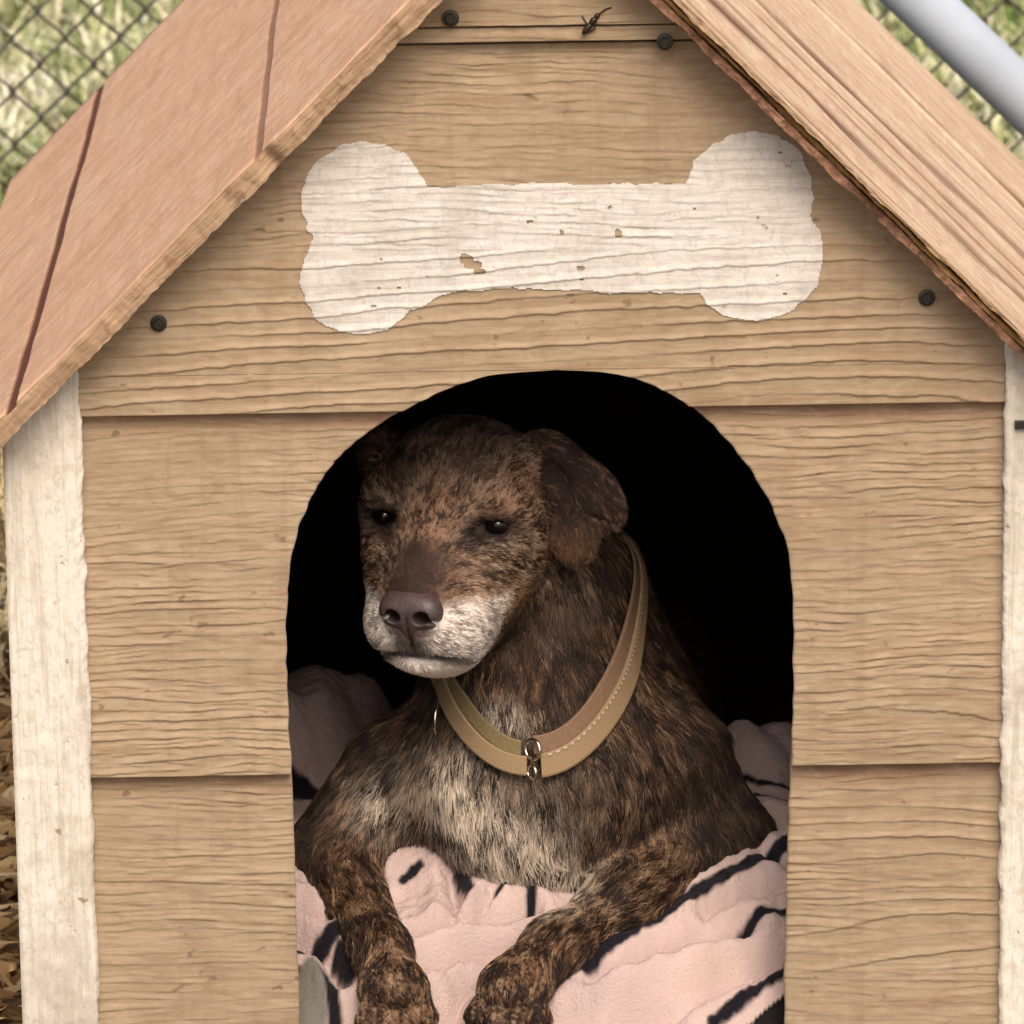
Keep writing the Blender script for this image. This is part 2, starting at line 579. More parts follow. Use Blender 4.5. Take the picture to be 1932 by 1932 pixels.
# corner trims with rough edges
def trim(x0, x1, zt_fun, seed):
    nz = 420
    zb = 0.0
    nx = 16
    u = np.linspace(0, 1, nx)
    zrow = np.linspace(0, 1, nz)
    Xb = x0 + (x1 - x0) * u
    ztop = zt_fun(Xb)
    Z = zb + (ztop - zb)[None] * zrow[:, None]
    jag = 0.0030 * np.maximum(pn(Z * 55, seed, 1.5), -0.2) + 0.0008 * pn(Z * 260, seed, 2.5)
    e = np.where(u > 0.9, 1.0, 0)[None] * (1 if x1 > x0 else -1)
    X = np.repeat(Xb[None], nz, 0) + jag * e
    streak = sstep(0.45, 0.75, Z / ztop[None])
    h = 0.0016 * streak * pn(X * 200, Z * 5, seed) + 0.0008 * pn(X * 120, Z * 70, seed + 1)
    Y = -0.0185 - h
    V = np.stack([X, Y, Z], -1).reshape(-1, 3)
    idx = np.arange(nz * nx).reshape(nz, nx)
    Fq = np.stack([idx[:-1, :-1], idx[:-1, 1:], idx[1:, 1:], idx[1:, :-1]], -1).reshape(-1, 4)
    loop = np.concatenate([idx[0, :], idx[1:, -1], idx[-1, -2::-1], idx[-2:0:-1, 0]])
    back = V[loop].copy()
    back[:, 1] = -0.0015
    n, nb = len(loop), len(V)
    a = np.arange(n)
    b = (a + 1) % n
    F2 = np.vstack([Fq, np.stack([loop[b], loop[a], nb + a, nb + b], -1)])
    if x1 < x0:
        F2 = F2[:, ::-1]
    return np.vstack([V, back]), F2


v, f = trim(-0.434, -0.3715, lambda x: np.maximum(roof_under(x) - 0.001, 0.3), 21)
hpart('corner_trim', v, f, M_TRIM)
v, f = trim(0.436, 0.3725, lambda x: np.maximum(roof_under(x) - 0.001, 0.3), 22)
hpart('corner_trim', v, f, M_TRIM)

# painted bone: a skin of paint following the embossed board
bone_px = [(808, 352), (790, 318), (765, 290), (725, 272), (680, 267), (640, 275), (605, 295), (580, 325), (567, 365), (570, 400),
           (580, 430), (592, 450), (578, 470), (568, 500), (566, 535), (572, 565), (590, 595), (615, 615), (650, 627), (690, 629),
           (730, 619), (755, 600), (775, 588), (810, 570), (832, 556), (900, 548), (1000, 543), (1070, 547), (1150, 554), (1230, 550),
           (1318, 553), (1330, 575), (1365, 595), (1410, 605), (1450, 602), (1490, 590), (1520, 565), (1543, 535), (1555, 490),
           (1550, 450), (1540, 425), (1527, 405), (1536, 375), (1533, 335), (1520, 300), (1500, 272), (1465, 255), (1420, 248),
           (1375, 255), (1335, 277), (1310, 305), (1297, 335), (1292, 347), (1200, 345), (1100, 348), (1000, 345), (900, 348)]
bp = np.array([W(a, b, -0.006) for a, b in bone_px])[:, [0, 2]]
dx, dz = 0.0011, 0.0009
gx = np.arange(bp[:, 0].min() - 0.004, bp[:, 0].max() + 0.004, dx)
gz = np.arange(bp[:, 1].min() - 0.004, bp[:, 1].max() + 0.004, dz)
X, Z = np.meshgrid(gx, gz)
jx = X + 0.0013 * pn(X * 120, Z * 160, 3.1) + 0.0022 * pn(X * 45, Z * 90, 4.1)
jz = Z + 0.0012 * pn(X * 120, Z * 160, 7.1) + 0.0014 * pn(X * 60, Z * 70, 8.1)


def inside(px, pz, poly):
    r = np.zeros(px.shape, bool)
    n = len(poly)
    for i in range(n):
        x1, z1 = poly[i]
        x2, z2 = poly[(i + 1) % n]
        c = ((z1 > pz) != (z2 > pz)) & (px < (x2 - x1) * (pz - z1) / (z2 - z1 + 1e-12) + x1)
        r ^= c
    return r


msk = inside(jx, jz, bp)
chip = (pn(X * 150, Z * 210, 2.2) > 0.72) & (pn(X * 16, Z * 22, 5.2) > 0.18)
msk &= ~chip
for cx_, cy_, rx_, rz_ in ((880, 488, 12, 8), (893, 500, 13, 7), (905, 512, 8, 5), (1165, 440, 4, 8), (1095, 505, 5, 4)):
    pc_ = W(cx_, cy_, -0.006)
    msk &= ((jx - pc_[0]) / (rx_ * 0.00043)) ** 2 + ((jz - pc_[2]) / (rz_ * 0.00044)) ** 2 > 1
t = np.clip((Z - zl1) / (zt1 - zl1), 0, 1)
Y = FRONT_Y + (-0.0005 - FRONT_Y) * t - 0.72 * grain_h(X, Z, 3) - 0.0012
V = np.stack([X, Y, Z], -1).reshape(-1, 3)
idx = np.arange(X.size).reshape(X.shape)
q = np.stack([idx[:-1, :-1], idx[:-1, 1:], idx[1:, 1:], idx[1:, :-1]], -1).reshape(-1, 4)
mm = msk.reshape(-1)
q = q[mm[q].all(1)]
used = np.unique(q)
re = np.full(X.size, -1)
re[used] = np.arange(len(used))
bone = hpart('painted_bone', V[used], re[q], M_BONE, False, (0, 0, zl1))
bone['label'] = 'white painted bone with chipped edges'


# screws
def screw(px, py, rad=0.0068):
    c = W(px, py, -0.012)
    c[1] = FRONT_Y + (-0.0005 - FRONT_Y) * np.clip((c[2] - zl1) / (zt1 - zl1), 0, 1) - 0.0016
    if c[2] > zt1 - 0.008:
        c[1] = FRONT_Y - 0.0042
    v, f = [], []
    prof = [(1.0, 0.0), (0.97, -0.0012), (0.66, -0.0016)]
    n = 18
    for r_, y in prof:
        for i in range(n):
            a = 2 * math.pi * i / n
            v.append((c[0] + rad * r_ * math.cos(a), c[1] + y, c[2] + rad * r_ * math.sin(a)))
    for kx in range(2):
        for i in range(n):
            f.append((kx * n + i, kx * n + (i + 1) % n, (kx + 1) * n + (i + 1) % n, (kx + 1) * n + i))
    b = len(v)
    for y, r_ in ((-0.0014, 0.62), (-0.0048, 0.58)):
        for i in range(6):
            a = math.pi / 3 * i + 0.3
            v.append((c[0] + rad * r_ * math.cos(a), c[1] + y, c[2] + rad * r_ * math.sin(a)))
    for i in range(6):
        f.append((b + i, b + (i + 1) % 6, b + 6 + (i + 1) % 6, b + 6 + i))
    f.append(tuple(b + 6 + i for i in range(6)))
    f.append(tuple(2 * n + i for i in range(n)))
    hpart('screw', v, f, M_SCREW, False, tuple(c))


for p in ((850, 33), (1254, 78), (299, 611), (1749, 563)):
    screw(*p)
c0 = W(1928, 800, -0.0185)
v, f = box_mesh(c0[0] - 0.006, c0[0] + 0.012, -0.0235, -0.0188, c0[2] - 0.0032, c0[2] + 0.0032)
nail = hpart('screw', v, f, M_SCREW, False, tuple(c0))


# roof panels
PANEL_MX = {}


def panel(name, p_ap, p_ev, y0, y1, thick, nu, nv, hfun, mat, grv, front_jag, seed, parent=None, lift=0.0, edge=None, chip=1.0):
    """Local X down the slope, Y into depth, Z outwards. The panel's underside passes through p_ap..p_ev."""
    d = np.array([p_ev[0] - p_ap[0], 0, p_ev[2] - p_ap[2]])
    L = np.linalg.norm(d)
    ex = d / L
    ey = np.array([0, 1.0, 0])
    ez = np.cross(ex, ey)
    if ez[2] < 0:
        ez = -ez
    u = np.linspace(0, L, nu)
    vv = np.linspace(0, 1, nv)
    U, Vv = np.meshgrid(u, vv)
    D = (y1 - y0) * Vv
    D = D + front_jag(U) * np.exp(-D / 0.02)
    D = D + 0.006 * pn(U * 14, seed, 3.3) * np.exp(-((y1 - y0) - D) / 0.02)
    Hh = thick + hfun(U, D)
    top = np.stack([U, D, Hh], -1).reshape(-1, 3)
    idx = np.arange(nu * nv).reshape(nv, nu)
    Fq = np.stack([idx[:-1, :-1], idx[:-1, 1:], idx[1:, 1:], idx[1:, :-1]], -1).reshape(-1, 4)
    loop = np.concatenate([idx[0, :], idx[1:, -1], idx[-1, -2::-1], idx[-2:0:-1, 0]])
    ring = top[loop]
    V = [top]
    F = [Fq]
    prev = loop
    n = len(loop)
    a = np.arange(n)
    b = (a + 1) % n
    base = len(top)
    for kk in range(1, 6):
        w = ring.copy()
        fr = kk / 5
        w[:, 2] = ring[:, 2] * (1 - fr)
        chipy = chip * 0.0016 * pn(ring[:, 0] * 90 + kk * 9, kk * 2.1, seed) + chip * 0.0012 * pn(ring[:, 0] * 300, kk * 5.1, seed + 2)
        infront = np.exp(-ring[:, 1] / 0.01)
        w[:, 1] += chipy * infront
        if kk == 5:
            w[:, 2] += 0.0022 * pn(ring[:, 0] * 30, 0.3, seed + 4) + 0.001 * pn(ring[:, 0] * 160, 0.3, seed + 5)
        V.append(w)
        cur = base + np.arange(n)
        F.append(np.stack([prev[b], prev[a], cur[a], cur[b]], -1))
        prev = cur
        base += n
    V = np.vstack(V)
    F = np.vstack(F)
    bot = base
    V = np.vstack([V, [[0, y1 - y0, 0], [L, y1 - y0, 0], [L, 0.012, 0.0005], [0, 0.012, 0.0005]]])
    F = np.vstack([F, [[bot, bot + 1, bot + 2, bot + 3]]])
    me_o = mesh(name, V * np.array([1, 1, 1]), F, mat)
    if edge is not None:
        me_o.data.materials.append(edge)
        mi = np.ones(len(me_o.data.polygons), np.int32)
        mi[:len(Fq)] = 0
        me_o.data.polygons.foreach_set('material_index', mi)
    g = np.zeros(len(V), np.float32)
    g[:nu * nv] = grv(U, D).reshape(-1)
    at = me_o.data.attributes.new('groove', 'FLOAT', 'POINT')
    at.data.foreach_set('value', g)
    org = np.array([p_ap[0], y0, p_ap[2]]) + ez * lift
    Mx = Matrix(((ex[0], 0, ez[0], org[0]), (ex[1], 1, ez[1], org[1]), (ex[2], 0, ez[2], org[2]), (0, 0, 0, 1)))
    Mx = Matrix.Translation(-Vector(HB)) @ Mx
    PANEL_MX[me_o.name] = Mx
    me_o.parent = parent or house
    me_o.matrix_local = Mx if parent is None else PANEL_MX[parent.name].inverted() @ Mx
    return me_o


M_CORE = mat_plain('broken_ply_core', (0.29, 0.16, 0.105), 0.9, 0.1, 0.5, 120, bump=0.8, bd=0.003)
M_CORE2 = mat_plain('yellow_inner_ply', (0.50, 0.30, 0.13), 0.9, 0.1, 0.4, 90, bump=0.8, bd=0.003)
k = NT('rough_ply_edge', 0.9, 0.1)
c = k.ramp(k.noise((10, 10, 260), 4, 0.6, 0.3), [(0.3, (0.27, 0.17, 0.11)), (0.55, (0.42, 0.29, 0.19)), (0.75, (0.52, 0.37, 0.25))])
c = k.mix(k.ramp(k.noise((55, 55, 55), 4, 0.6), [(0.55, 0.0), (0.68, 0.6)]), c, (0.19, 0.10, 0.065))
k.color(c)
k.bump(k.noise((60, 60, 300), 4, 0.6), 0.8, 0.0025)
M_EDGE = k.m

# left eave corner and depth, from the photograph
ev = W(-177, 1012, OVER)
p_ev_l = (ev[0], 0, A_[2] + (ev[0] - A_[0]) * SL_L)
ROOF_BACK = 1.42
TH = 0.017
dL = np.array([p_ev_l[0] - A_[0], p_ev_l[2] - A_[2]])
LL = np.linalg.norm(dL)


def u_of(px, py):
    p = W(px, py, OVER)
    return ((p[0] - A_[0]) * dL[0] + (p[2] - A_[2]) * dL[1]) / LL


g1, g2 = u_of(20, 790) - 0.006, u_of(492, 306)


def grooves_l(U, D):
    r = 0
    for g, wd, dp in ((g1, 0.0060, 0.95), (g2, 0.0042, 0.6)):
        c = g + 0.0012 * pn(D * 14, g * 9, 0.4) + 0.0005 * pn(D * 60, g * 9, 0.7)
        r = np.maximum(r, dp * sstep(wd * 1.35, wd * 0.75, np.abs(U - c)))
    return r


def h_l(U, D):
    return -0.0022 * grooves_l(U, D) + 0.0008 * pn(U * 40, D * 9, 1.1) + 0.0022 * pn(U * 5, D * 3, 2.1)


roof_l = panel('roof_panel', A_, p_ev_l, OVER, ROOF_BACK, TH, 620, 60, h_l, M_ROOF_L, lambda U, D: np.maximum(grooves_l(U, D), 0.7 * sstep(0.78, 0.84, pn(U * 13, D * 40, 4.4))),
               lambda U: 0.003 * pn(U * 14, 0.5, 6.6) + 0.0018 * pn(U * 70, 0.5, 7.7) - 0.0 + 0.010 * np.exp(-((U - g2 + 0.006) / 0.009) ** 2), 31, edge=M_EDGE, chip=0.6)
roof_l['label'] = 'pinkish plywood slope with two dark grooves'

ev2 = W(2300, 1052, OVER)
p_ev_r = (ev2[0], 0, A_[2] + (ev2[0] - A_[0]) * SL_R)
cracks = [(0.06, 0.7, 0.006), (0.22, 1.0, 0.013), (0.31, 0.5, 0.008), (0.42, 0.7, 0.009), (0.56, 1.0, 0.013), (0.66, 0.45, 0.008),
          (0.80, 0.55, 0.009), (1.02, 1.0, 0.014)]


def grooves_r(U, D):
    r = np.zeros_like(U)
    for i, (d0, s, wd) in enumerate(cracks):
        c = d0 + 0.018 * pn(U * 3.2, i * 4.7, 0.2) + 0.006 * pn(U * 24, i * 4.7, 0.6)
        on = sstep(-0.35, 0.0, pn(U * 4.5, i * 9.3, 1.2)) if s < 1 else 0.65 + 0.35 * sstep(-0.3, 0.2, pn(U * 6, i * 9.3, 1.2))
        wd2 = wd * (1.4 + 0.9 * pn(U * 11, i * 2.2, 5.0))
        r = np.maximum(r, s * on * sstep(wd2 * 2.0, wd2 * 0.6, np.abs(D - c)))
    return r


def h_r(U, D):
    step = 0.003 * (sstep(0.19, 0.20, D) - 0.5) + 0.003 * (sstep(0.975, 0.985, D) - 0.5)
    return -0.003 * grooves_r(U, D) + 0.0012 * pn(U * 7, D * 60, 1.6) + 0.0018 * pn(U * 4, D * 12, 2.6) + step


roof_r = panel('roof_panel', A_, p_ev_r, OVER - 0.004, ROOF_BACK, 0.007, 220, 620, h_r, M_ROOF_R, lambda U, D: 0.85 * grooves_r(U, D),
               lambda U: 0.006 * pn(U * 9, 0.5, 16.6) + 0.0025 * pn(U * 60, 0.5, 17.7), 41, lift=0.0125, edge=M_EDGE)
roof_r['label'] = 'pale split veneer slope with long cracks'

def nog(U, D):
    return np.zeros_like(U)


panel('lower_ply', A_, p_ev_r, OVER + 0.004, ROOF_BACK - 0.01, 0.0062, 420, 6, lambda U, D: 0.0012 * pn(U * 30, D * 5, 3.0), M_CORE, nog,
      lambda U: 0.006 * pn(U * 22, 0.5, 26.6) + 0.004 * pn(U * 90, 0.5, 27.7), 51, parent=roof_r, lift=0.0)
panel('middle_ply', A_, p_ev_r, OVER + 0.009, ROOF_BACK - 0.01, 0.003, 420, 6, lambda U, D: 0.0006 * pn(U * 30, D * 5, 3.0), M_CORE2, nog,
      lambda U: 0.012 * pn(U * 7, 0.5, 36.6) + 0.004 * pn(U * 60, 0.5, 37.7), 61, parent=roof_r, lift=0.0072)
# ---------------------------------------------------------------- dog: one body surface from blended volumes
mm_ = 0.001
YE = 0.115
EYE = W(831, 982, YE)                               # between the eyes
HY = R(22)                                          # the head is turned towards the left of the picture
HR = np.array([math.cos(HY), -math.sin(HY), 0.0])   # towards the dog's left ear
HU = np.array([0, 0, 1.0])
HF = np.array([-math.sin(HY), -math.cos(HY), 0.0])  # the way the nose points


def hp(r, u, f):
    return EYE + (HR * r + HU * u + HF * f) * mm_


def hdir(r, u, f):
    d = HR * r + HU * u + HF * f
    return d / np.linalg.norm(d)


class Vol:
    """A grid that volumes are blended into, and the hair direction and length each of them carries."""
    def __init__(self, lo, hi, h):
        self.lo, self.h = np.array(lo), h
        self.n = np.ceil((np.array(hi) - self.lo) / h).astype(int) + 1
        self.D = np.full(self.n, 1.0, np.float32)
        self.prims = []

    def _sub(self, a, b):
        i0 = np.clip(np.floor((a - self.lo) / self.h).astype(int), 0, self.n)
        i1 = np.clip(np.ceil((b - self.lo) / self.h).astype(int) + 1, 0, self.n)
        sl = tuple(slice(p, q) for p, q in zip(i0, i1))
        g = [self.lo[k] + self.h * np.arange(i0[k], i1[k]) for k in range(3)]
        return sl, np.meshgrid(*g, indexing='ij')

    def _put(self, sl, d, k, cut):
        a = self.D[sl]
        d = d.astype(np.float32)
        if cut:
            d = -d
            h = np.maximum(k - np.abs(a - d), 0) / k
            self.D[sl] = np.maximum(a, d) + h * h * k * 0.25
        else:
            h = np.maximum(k - np.abs(a - d), 0) / k
            self.D[sl] = np.minimum(a, d) - h * h * k * 0.25

    def ell(self, c, r, axes=None, k=0.02, hair=None, L=0.012, cut=False):
        c, r = np.asarray(c, float), np.asarray(r, float)
        A = np.eye(3) if axes is None else np.array(axes)
        ext = np.sqrt(((A * r[:, None]) ** 2).sum(0)) + k + 0.012
        sl, g = self._sub(c - ext, c + ext)
        P = [gi - ci for gi, ci in zip(g, c)]
        q = [A[i][0] * P[0] + A[i][1] * P[1] + A[i][2] * P[2] for i in range(3)]
        k0 = np.sqrt(sum((q[i] / r[i]) ** 2 for i in range(3)))
        k1 = np.sqrt(sum((q[i] / r[i] ** 2) ** 2 for i in range(3))) + 1e-9
        self._put(sl, k0 * (k0 - 1) / k1, k, cut)
        if not cut and hair is not None:
            self.prims.append(('e', c, r, A, np.asarray(hair, float), L))

    def cone(self, a, b, ra, rb, k=0.03, hair=None, L=0.02, flat=None):
        a, b = np.asarray(a, float), np.asarray(b, float)
        m = max(ra, rb) + k + 0.012
        sl, g = self._sub(np.minimum(a, b) - m, np.maximum(a, b) + m)
        ab = b - a
        P = [gi - ai for gi, ai in zip(g, a)]
        t = np.clip(sum(P[i] * ab[i] for i in range(3)) / (ab @ ab), 0, 1)
        d = np.sqrt(sum((P[i] - t * ab[i]) ** 2 for i in range(3))) - (ra + (rb - ra) * t)
        self._put(sl, d, k, False)
        if hair is not None:
            self.prims.append(('c', a, b, (ra, rb), np.asarray(hair, float), L))

    def field(self, P):
        """Blended hair direction and length at points P."""
        acc = np.zeros((len(P), 3))
        la = np.zeros(len(P))
        wa = np.zeros(len(P)) + 1e-12
        for kind, c, r, A, hair, L in self.prims:
            if kind == 'e':
                q = (P - c) @ A.T
                k0 = np.linalg.norm(q / r, axis=1)
                k1 = np.linalg.norm(q / r ** 2, axis=1) + 1e-9
                d = k0 * (k0 - 1) / k1
            else:
                ab = r - c
                t = np.clip((P - c) @ ab / (ab @ ab), 0, 1)
                d = np.linalg.norm(P - c - t[:, None] * ab, axis=1) - (A[0] + (A[1] - A[0]) * t)
            w = np.exp(-np.maximum(d, -0.004) / 0.009)
            acc += w[:, None] * hair
            la += w * L
            wa += w
        acc /= np.linalg.norm(acc, axis=1)[:, None] + 1e-9
        return acc, la / wa

    def sdf(self, P):
        q = (np.asarray(P) - self.lo) / self.h
        q = np.clip(q, 0, self.n - 1.001)
        i = np.floor(q).astype(int)
        f = q - i
        out = 0
        for dx in (0, 1):
            for dy in (0, 1):
                for dz in (0, 1):
                    w = (f[:, 0] if dx else 1 - f[:, 0]) * (f[:, 1] if dy else 1 - f[:, 1]) * (f[:, 2] if dz else 1 - f[:, 2])
                    out = out + w * self.D[i[:, 0] + dx, i[:, 1] + dy, i[:, 2] + dz]
        return out

    def surface(self):
        """Surface nets."""
        D = self.D
        ins = D < 0
        n = D.shape
        cnt = np.zeros((n[0] - 1, n[1] - 1, n[2] - 1), np.int8)
        for dx in (0, 1):
            for dy in (0, 1):
                for dz in (0, 1):
                    cnt += ins[dx:n[0] - 1 + dx, dy:n[1] - 1 + dy, dz:n[2] - 1 + dz]
        act = (cnt > 0) & (cnt < 8)
        I = np.argwhere(act)
        ids = np.full(act.shape, -1, np.int64)
        ids[act] = np.arange(len(I))
        cs = [(dx, dy, dz) for dx in (0, 1) for dy in (0, 1) for dz in (0, 1)]
        val = {c: D[I[:, 0] + c[0], I[:, 1] + c[1], I[:, 2] + c[2]] for c in cs}
        acc = np.zeros((len(I), 3))
        num = np.zeros(len(I))
        for a in cs:
            for ax in range(3):
                if a[ax] == 0:
                    b = tuple(1 if j == ax else a[j] for j in range(3))
                    va, vb = val[a], val[b]
                    cr = (va < 0) != (vb < 0)
                    t = np.where(cr, va / (va - vb + 1e-12), 0)
                    p = np.array(a)[None] + np.zeros((len(I), 3))
                    p[:, ax] = t
                    acc += p * cr[:, None]
                    num += cr
        V = self.lo + self.h * (I + acc / num[:, None])
        Fs = []
        for ax in range(3):
            sl0 = [slice(None)] * 3
            sl1 = [slice(None)] * 3
            sl0[ax] = slice(0, n[ax] - 1)
            sl1[ax] = slice(1, n[ax])
            s0, s1 = ins[tuple(sl0)], ins[tuple(sl1)]
            ch = np.argwhere(s0 != s1)
            o1, o2 = [(1, 2), (2, 0), (0, 1)][ax]
            ok = (ch[:, o1] > 0) & (ch[:, o2] > 0) & (ch[:, o1] < n[o1] - 1) & (ch[:, o2] < n[o2] - 1)
            ch = ch[ok]
            fl = s0[ch[:, 0], ch[:, 1], ch[:, 2]]
            quad = []
            for d1, d2 in ((-1, -1), (0, -1), (0, 0), (-1, 0)):
                c = ch.copy()
                c[:, o1] += d1
                c[:, o2] += d2
                quad.append(ids[c[:, 0], c[:, 1], c[:, 2]])
            quad = np.stack(quad, -1)
            quad[~fl] = quad[~fl][:, ::-1]
            Fs.append(quad)
        return V, np.vstack(Fs)


dog_root = W(1020, 1700, 0.30)
dog_root[2] = Z_FLOOR + 0.03
vol = Vol((-0.27, -0.045, Z_FLOOR - 0.01), (0.27, 0.78, 0.66), 0.0024)
dn = np.array([0, 0, -1.0])


def B(px, py, y):
    return W(px, py, y)


# trunk, chest, shoulders
vol.cone(B(1035, 1435, 0.275), B(1110, 1330, 0.60), 0.118, 0.112, 0.03, (0.1, 0.6, -0.6), 0.018)
vol.cone(B(1095, 1320, 0.50), B(1110, 1420, 0.70), 0.122, 0.10, 0.05, (0.1, 0.6, -0.6), 0.022)
vol.ell(B(1010, 1520, 0.185), (0.086, 0.068, 0.084), k=0.035, hair=(0, -0.25, -1), L=0.019)
vol.cone(B(765, 1470, 0.225), B(640, 1610, 0.215), 0.054, 0.042, 0.03, (-0.5, -0.1, -0.8), 0.018)
vol.cone(B(1240, 1450, 0.235), B(1330, 1585, 0.225), 0.064, 0.048, 0.03, (0.35, -0.1, -0.8), 0.020)
# neck
vol.cone(B(1015, 1410, 0.225), B(1000, 1110, 0.245), 0.100, 0.080, 0.05, (0.15, 0.1, -1), 0.016)
vol.cone(B(1085, 1320, 0.33), B(1050, 1120, 0.31), 0.098, 0.076, 0.05, (0.25, 0.4, -0.8), 0.019)
# forelegs
eL, wL, pL = B(634, 1640, 0.185), B(718, 1790, 0.06), B(742, 1862, 0.012)
vol.cone(eL, wL, 0.035, 0.0205, 0.03, wL - eL, 0.013)
vol.cone(wL, pL, 0.0205, 0.0245, 0.02, pL - wL, 0.010)
eR, mR, wR, pR = B(1365, 1600, 0.215), B(1190, 1705, 0.13), B(1050, 1785, 0.065), B(970, 1862, 0.012)
vol.cone(eR, mR, 0.040, 0.029, 0.03, mR - eR, 0.014)
vol.cone(mR, wR, 0.029, 0.0225, 0.03, wR - mR, 0.013)
vol.cone(wR, pR, 0.0225, 0.0265, 0.02, pR - wR, 0.010)
claws = []
for P, fw, n_t, sp in ((pL, np.array([0.10, -0.85, -0.5]), 4, 0.0170), (pR, np.array([-0.22, -0.85, -0.5]), 4, 0.0188)):
    fw = fw / np.linalg.norm(fw)
    sd_ = np.cross(fw, [0, 0, 1.0])
    sd_ /= np.linalg.norm(sd_)
    vol.ell(P + fw * 0.004, (0.027, 0.024, 0.020), k=0.015, hair=fw + dn * 0.3, L=0.006)
    for i in range(n_t):
        o = i - 1.5
        reach = 0.038 - 0.007 * abs(o) ** 1.5
        a = P + sd_ * sp * o * 0.42 + fw * 0.004 + np.array([0, 0, 0.006])
        b = P + sd_ * sp * o + fw * reach + np.array([0, 0, -0.008])
        vol.cone(a, b, 0.0106, 0.0098, 0.0015, fw + dn * 0.3, 0.003)
        claws.append((b + fw * 0.008 + np.array([0, 0, -0.003]), fw))

claws.append((B(808, 1872, 0.004), np.array([0.45, -0.5, -0.75])))

# head
HA = np.array([HR, HU, HF])


def he(r, u, f, a, b, c, k=14, hair=(0, 0, -1), L=0.008, cut=False, tilt=None):
    A = HA if tilt is None else tilt @ HA
    vol.ell(hp(r, u, f), np.array([a, b, c]) * mm_, A, k * mm_, hdir(*hair), L, cut)


def rot2(i, j, deg):
    m = np.eye(3)
    c, s = math.cos(R(deg)), math.sin(R(deg))
    m[i, i] = m[j, j] = c
    m[i, j], m[j, i] = s, -s
    return m


he(0, 16, -52, 70, 60, 66, 25, (0, 0.35, -1), 0.009)                 # skull
for s in (-1, 1):
    he(s * 42, 16, -14, 30, 22, 24, 22, (s * 0.5, 0.8, -0.5), 0.009)      # brow
    he(s * 54, -26, -34, 24, 40, 44, 30, (s * 0.4, -0.4, -1), 0.010)     # cheek
    he(s * 30, -30, 6, 22, 26, 26, 24, (s * 0.6, -0.3, -0.8), 0.009)      # below the eye
    he(s * 37, -52, 4, 24, 34, 32, 20, (s * 0.7, -0.4, -0.8), 0.008)      # side of the muzzle
    he(s * 25, -79, 31, 29, 32, 33, 14, (s * 0.9, -0.5, -0.5), 0.006)     # flews
vol.cone(hp(0, 6, -14), hp(0, -50, 46), 0.031, 0.0235, 0.02, hdir(0, 0.6, -0.8), 0.005)   # bridge
he(0, -34, 26, 30, 20, 26, 18, (0, 0.6, -0.8), 0.005)
vol.cone(hp(0, -64, 2), hp(0, -70, 40), 0.052, 0.036, 0.02, hdir(0, -0.2, -1), 0.006)      # muzzle
he(0, -106, 28, 33, 15, 32, 8, (0, -0.5, -1), 0.006)                 # lower jaw
vol.cone(hp(0, -92, 0), hp(6, -70, -64), 0.034, 0.050, 0.03, hdir(0, -0.8, -0.6), 0.016)   # throat
for s in (-1, 1):
    he(s * 51, 0, 13, 17, 9, 12, 10, cut=True)                       # eye hollows
for s in (-1, 1):
    he(s * 50, 12.0, -6, 22, 7.5, 15.5, 5, (s * 0.6, 0.8, -0.2), 0.004, tilt=rot2(0, 1, -s * 12))   # upper lid
    he(s * 48, -11.0, -5, 18, 6.0, 13.5, 5, (s * 0.6, -0.6, -0.2), 0.004, tilt=rot2(0, 1, -s * 4))  # lower lid
he(0, -101, 66, 30, 1.8, 24, 4, cut=True)                            # mouth slit
for s in (-1, 1):
    he(s * 26, -101, 48, 18, 2.0, 20, 4, cut=True, tilt=rot2(0, 1, -s * 16))
for s in (-1, 1):
    he(s * 12.5, -63, 78, 7.6, 6.2, 26, 3, cut=True)                 # room behind the nostrils
he(0, -86, 72, 1.5, 14, 12, 4, cut=True)                             # philtrum
# near ear: raised base, shell folded back, small lighter tip below it
he(72, 44, -62, 28, 24, 16, 14, (1, -0.3, -0.2), 0.007, tilt=rot2(0, 1, -18))
he(102, 18, -66, 43, 28, 12, 12, (0.8, -0.8, 0), 0.007, tilt=rot2(0, 1, -38))
he(86, 26, -50, 11, 26, 11, 5, cut=True, tilt=rot2(0, 1, 28))
he(110, 0, -56, 26, 3.0, 10, 5, cut=True, tilt=rot2(0, 1, -22))
he(96, -20, -58, 23, 24, 8, 9, (0.1, -1, 0.1), 0.008, tilt=rot2(0, 1, 16))
he(70, -2, -42, 5, 40, 16, 6, cut=True)
# far ear, laid back
he(-72, 28, -62, 22, 34, 26, 14, (-0.6, -0.6, -0.6), 0.008, tilt=rot2(0, 1, 20))

DV, DF = vol.surface()

# path of the collar round the neck
qa, qb, qc = B(1206, 1140, 0.235), B(1000, 1430, 0.115), B(800, 1322, 0.165)
c_n = np.cross(qb - qa, qc - qa)
c_n /= np.linalg.norm(c_n)
if c_n[2] < 0:
    c_n = -c_n
c_c = B(1000, 1250, 0.235)
c_c = c_c - c_n * ((c_c - qb) @ c_n)
c_e1 = np.cross(c_n, [0, 1.0, 0])
c_e1 /= np.linalg.norm(c_e1)
c_e2 = np.cross(c_n, c_e1)
NA = 240
c_ang = np.linspace(0, 2 * math.pi, NA, endpoint=False)
c_dir = np.cos(c_ang)[:, None] * c_e1 + np.sin(c_ang)[:, None] * c_e2
c_rad = np.full(NA, 0.05)
done = np.zeros(NA, bool)
while not done.all() and c_rad.max() < 0.14:
    o_ = vol.sdf(c_c + c_dir * c_rad[:, None]) > 0.0005
    done |= o_ | (c_rad > 0.128)
    c_rad[~done] += 0.001
kern = np.hanning(31)
kern /= kern.sum()
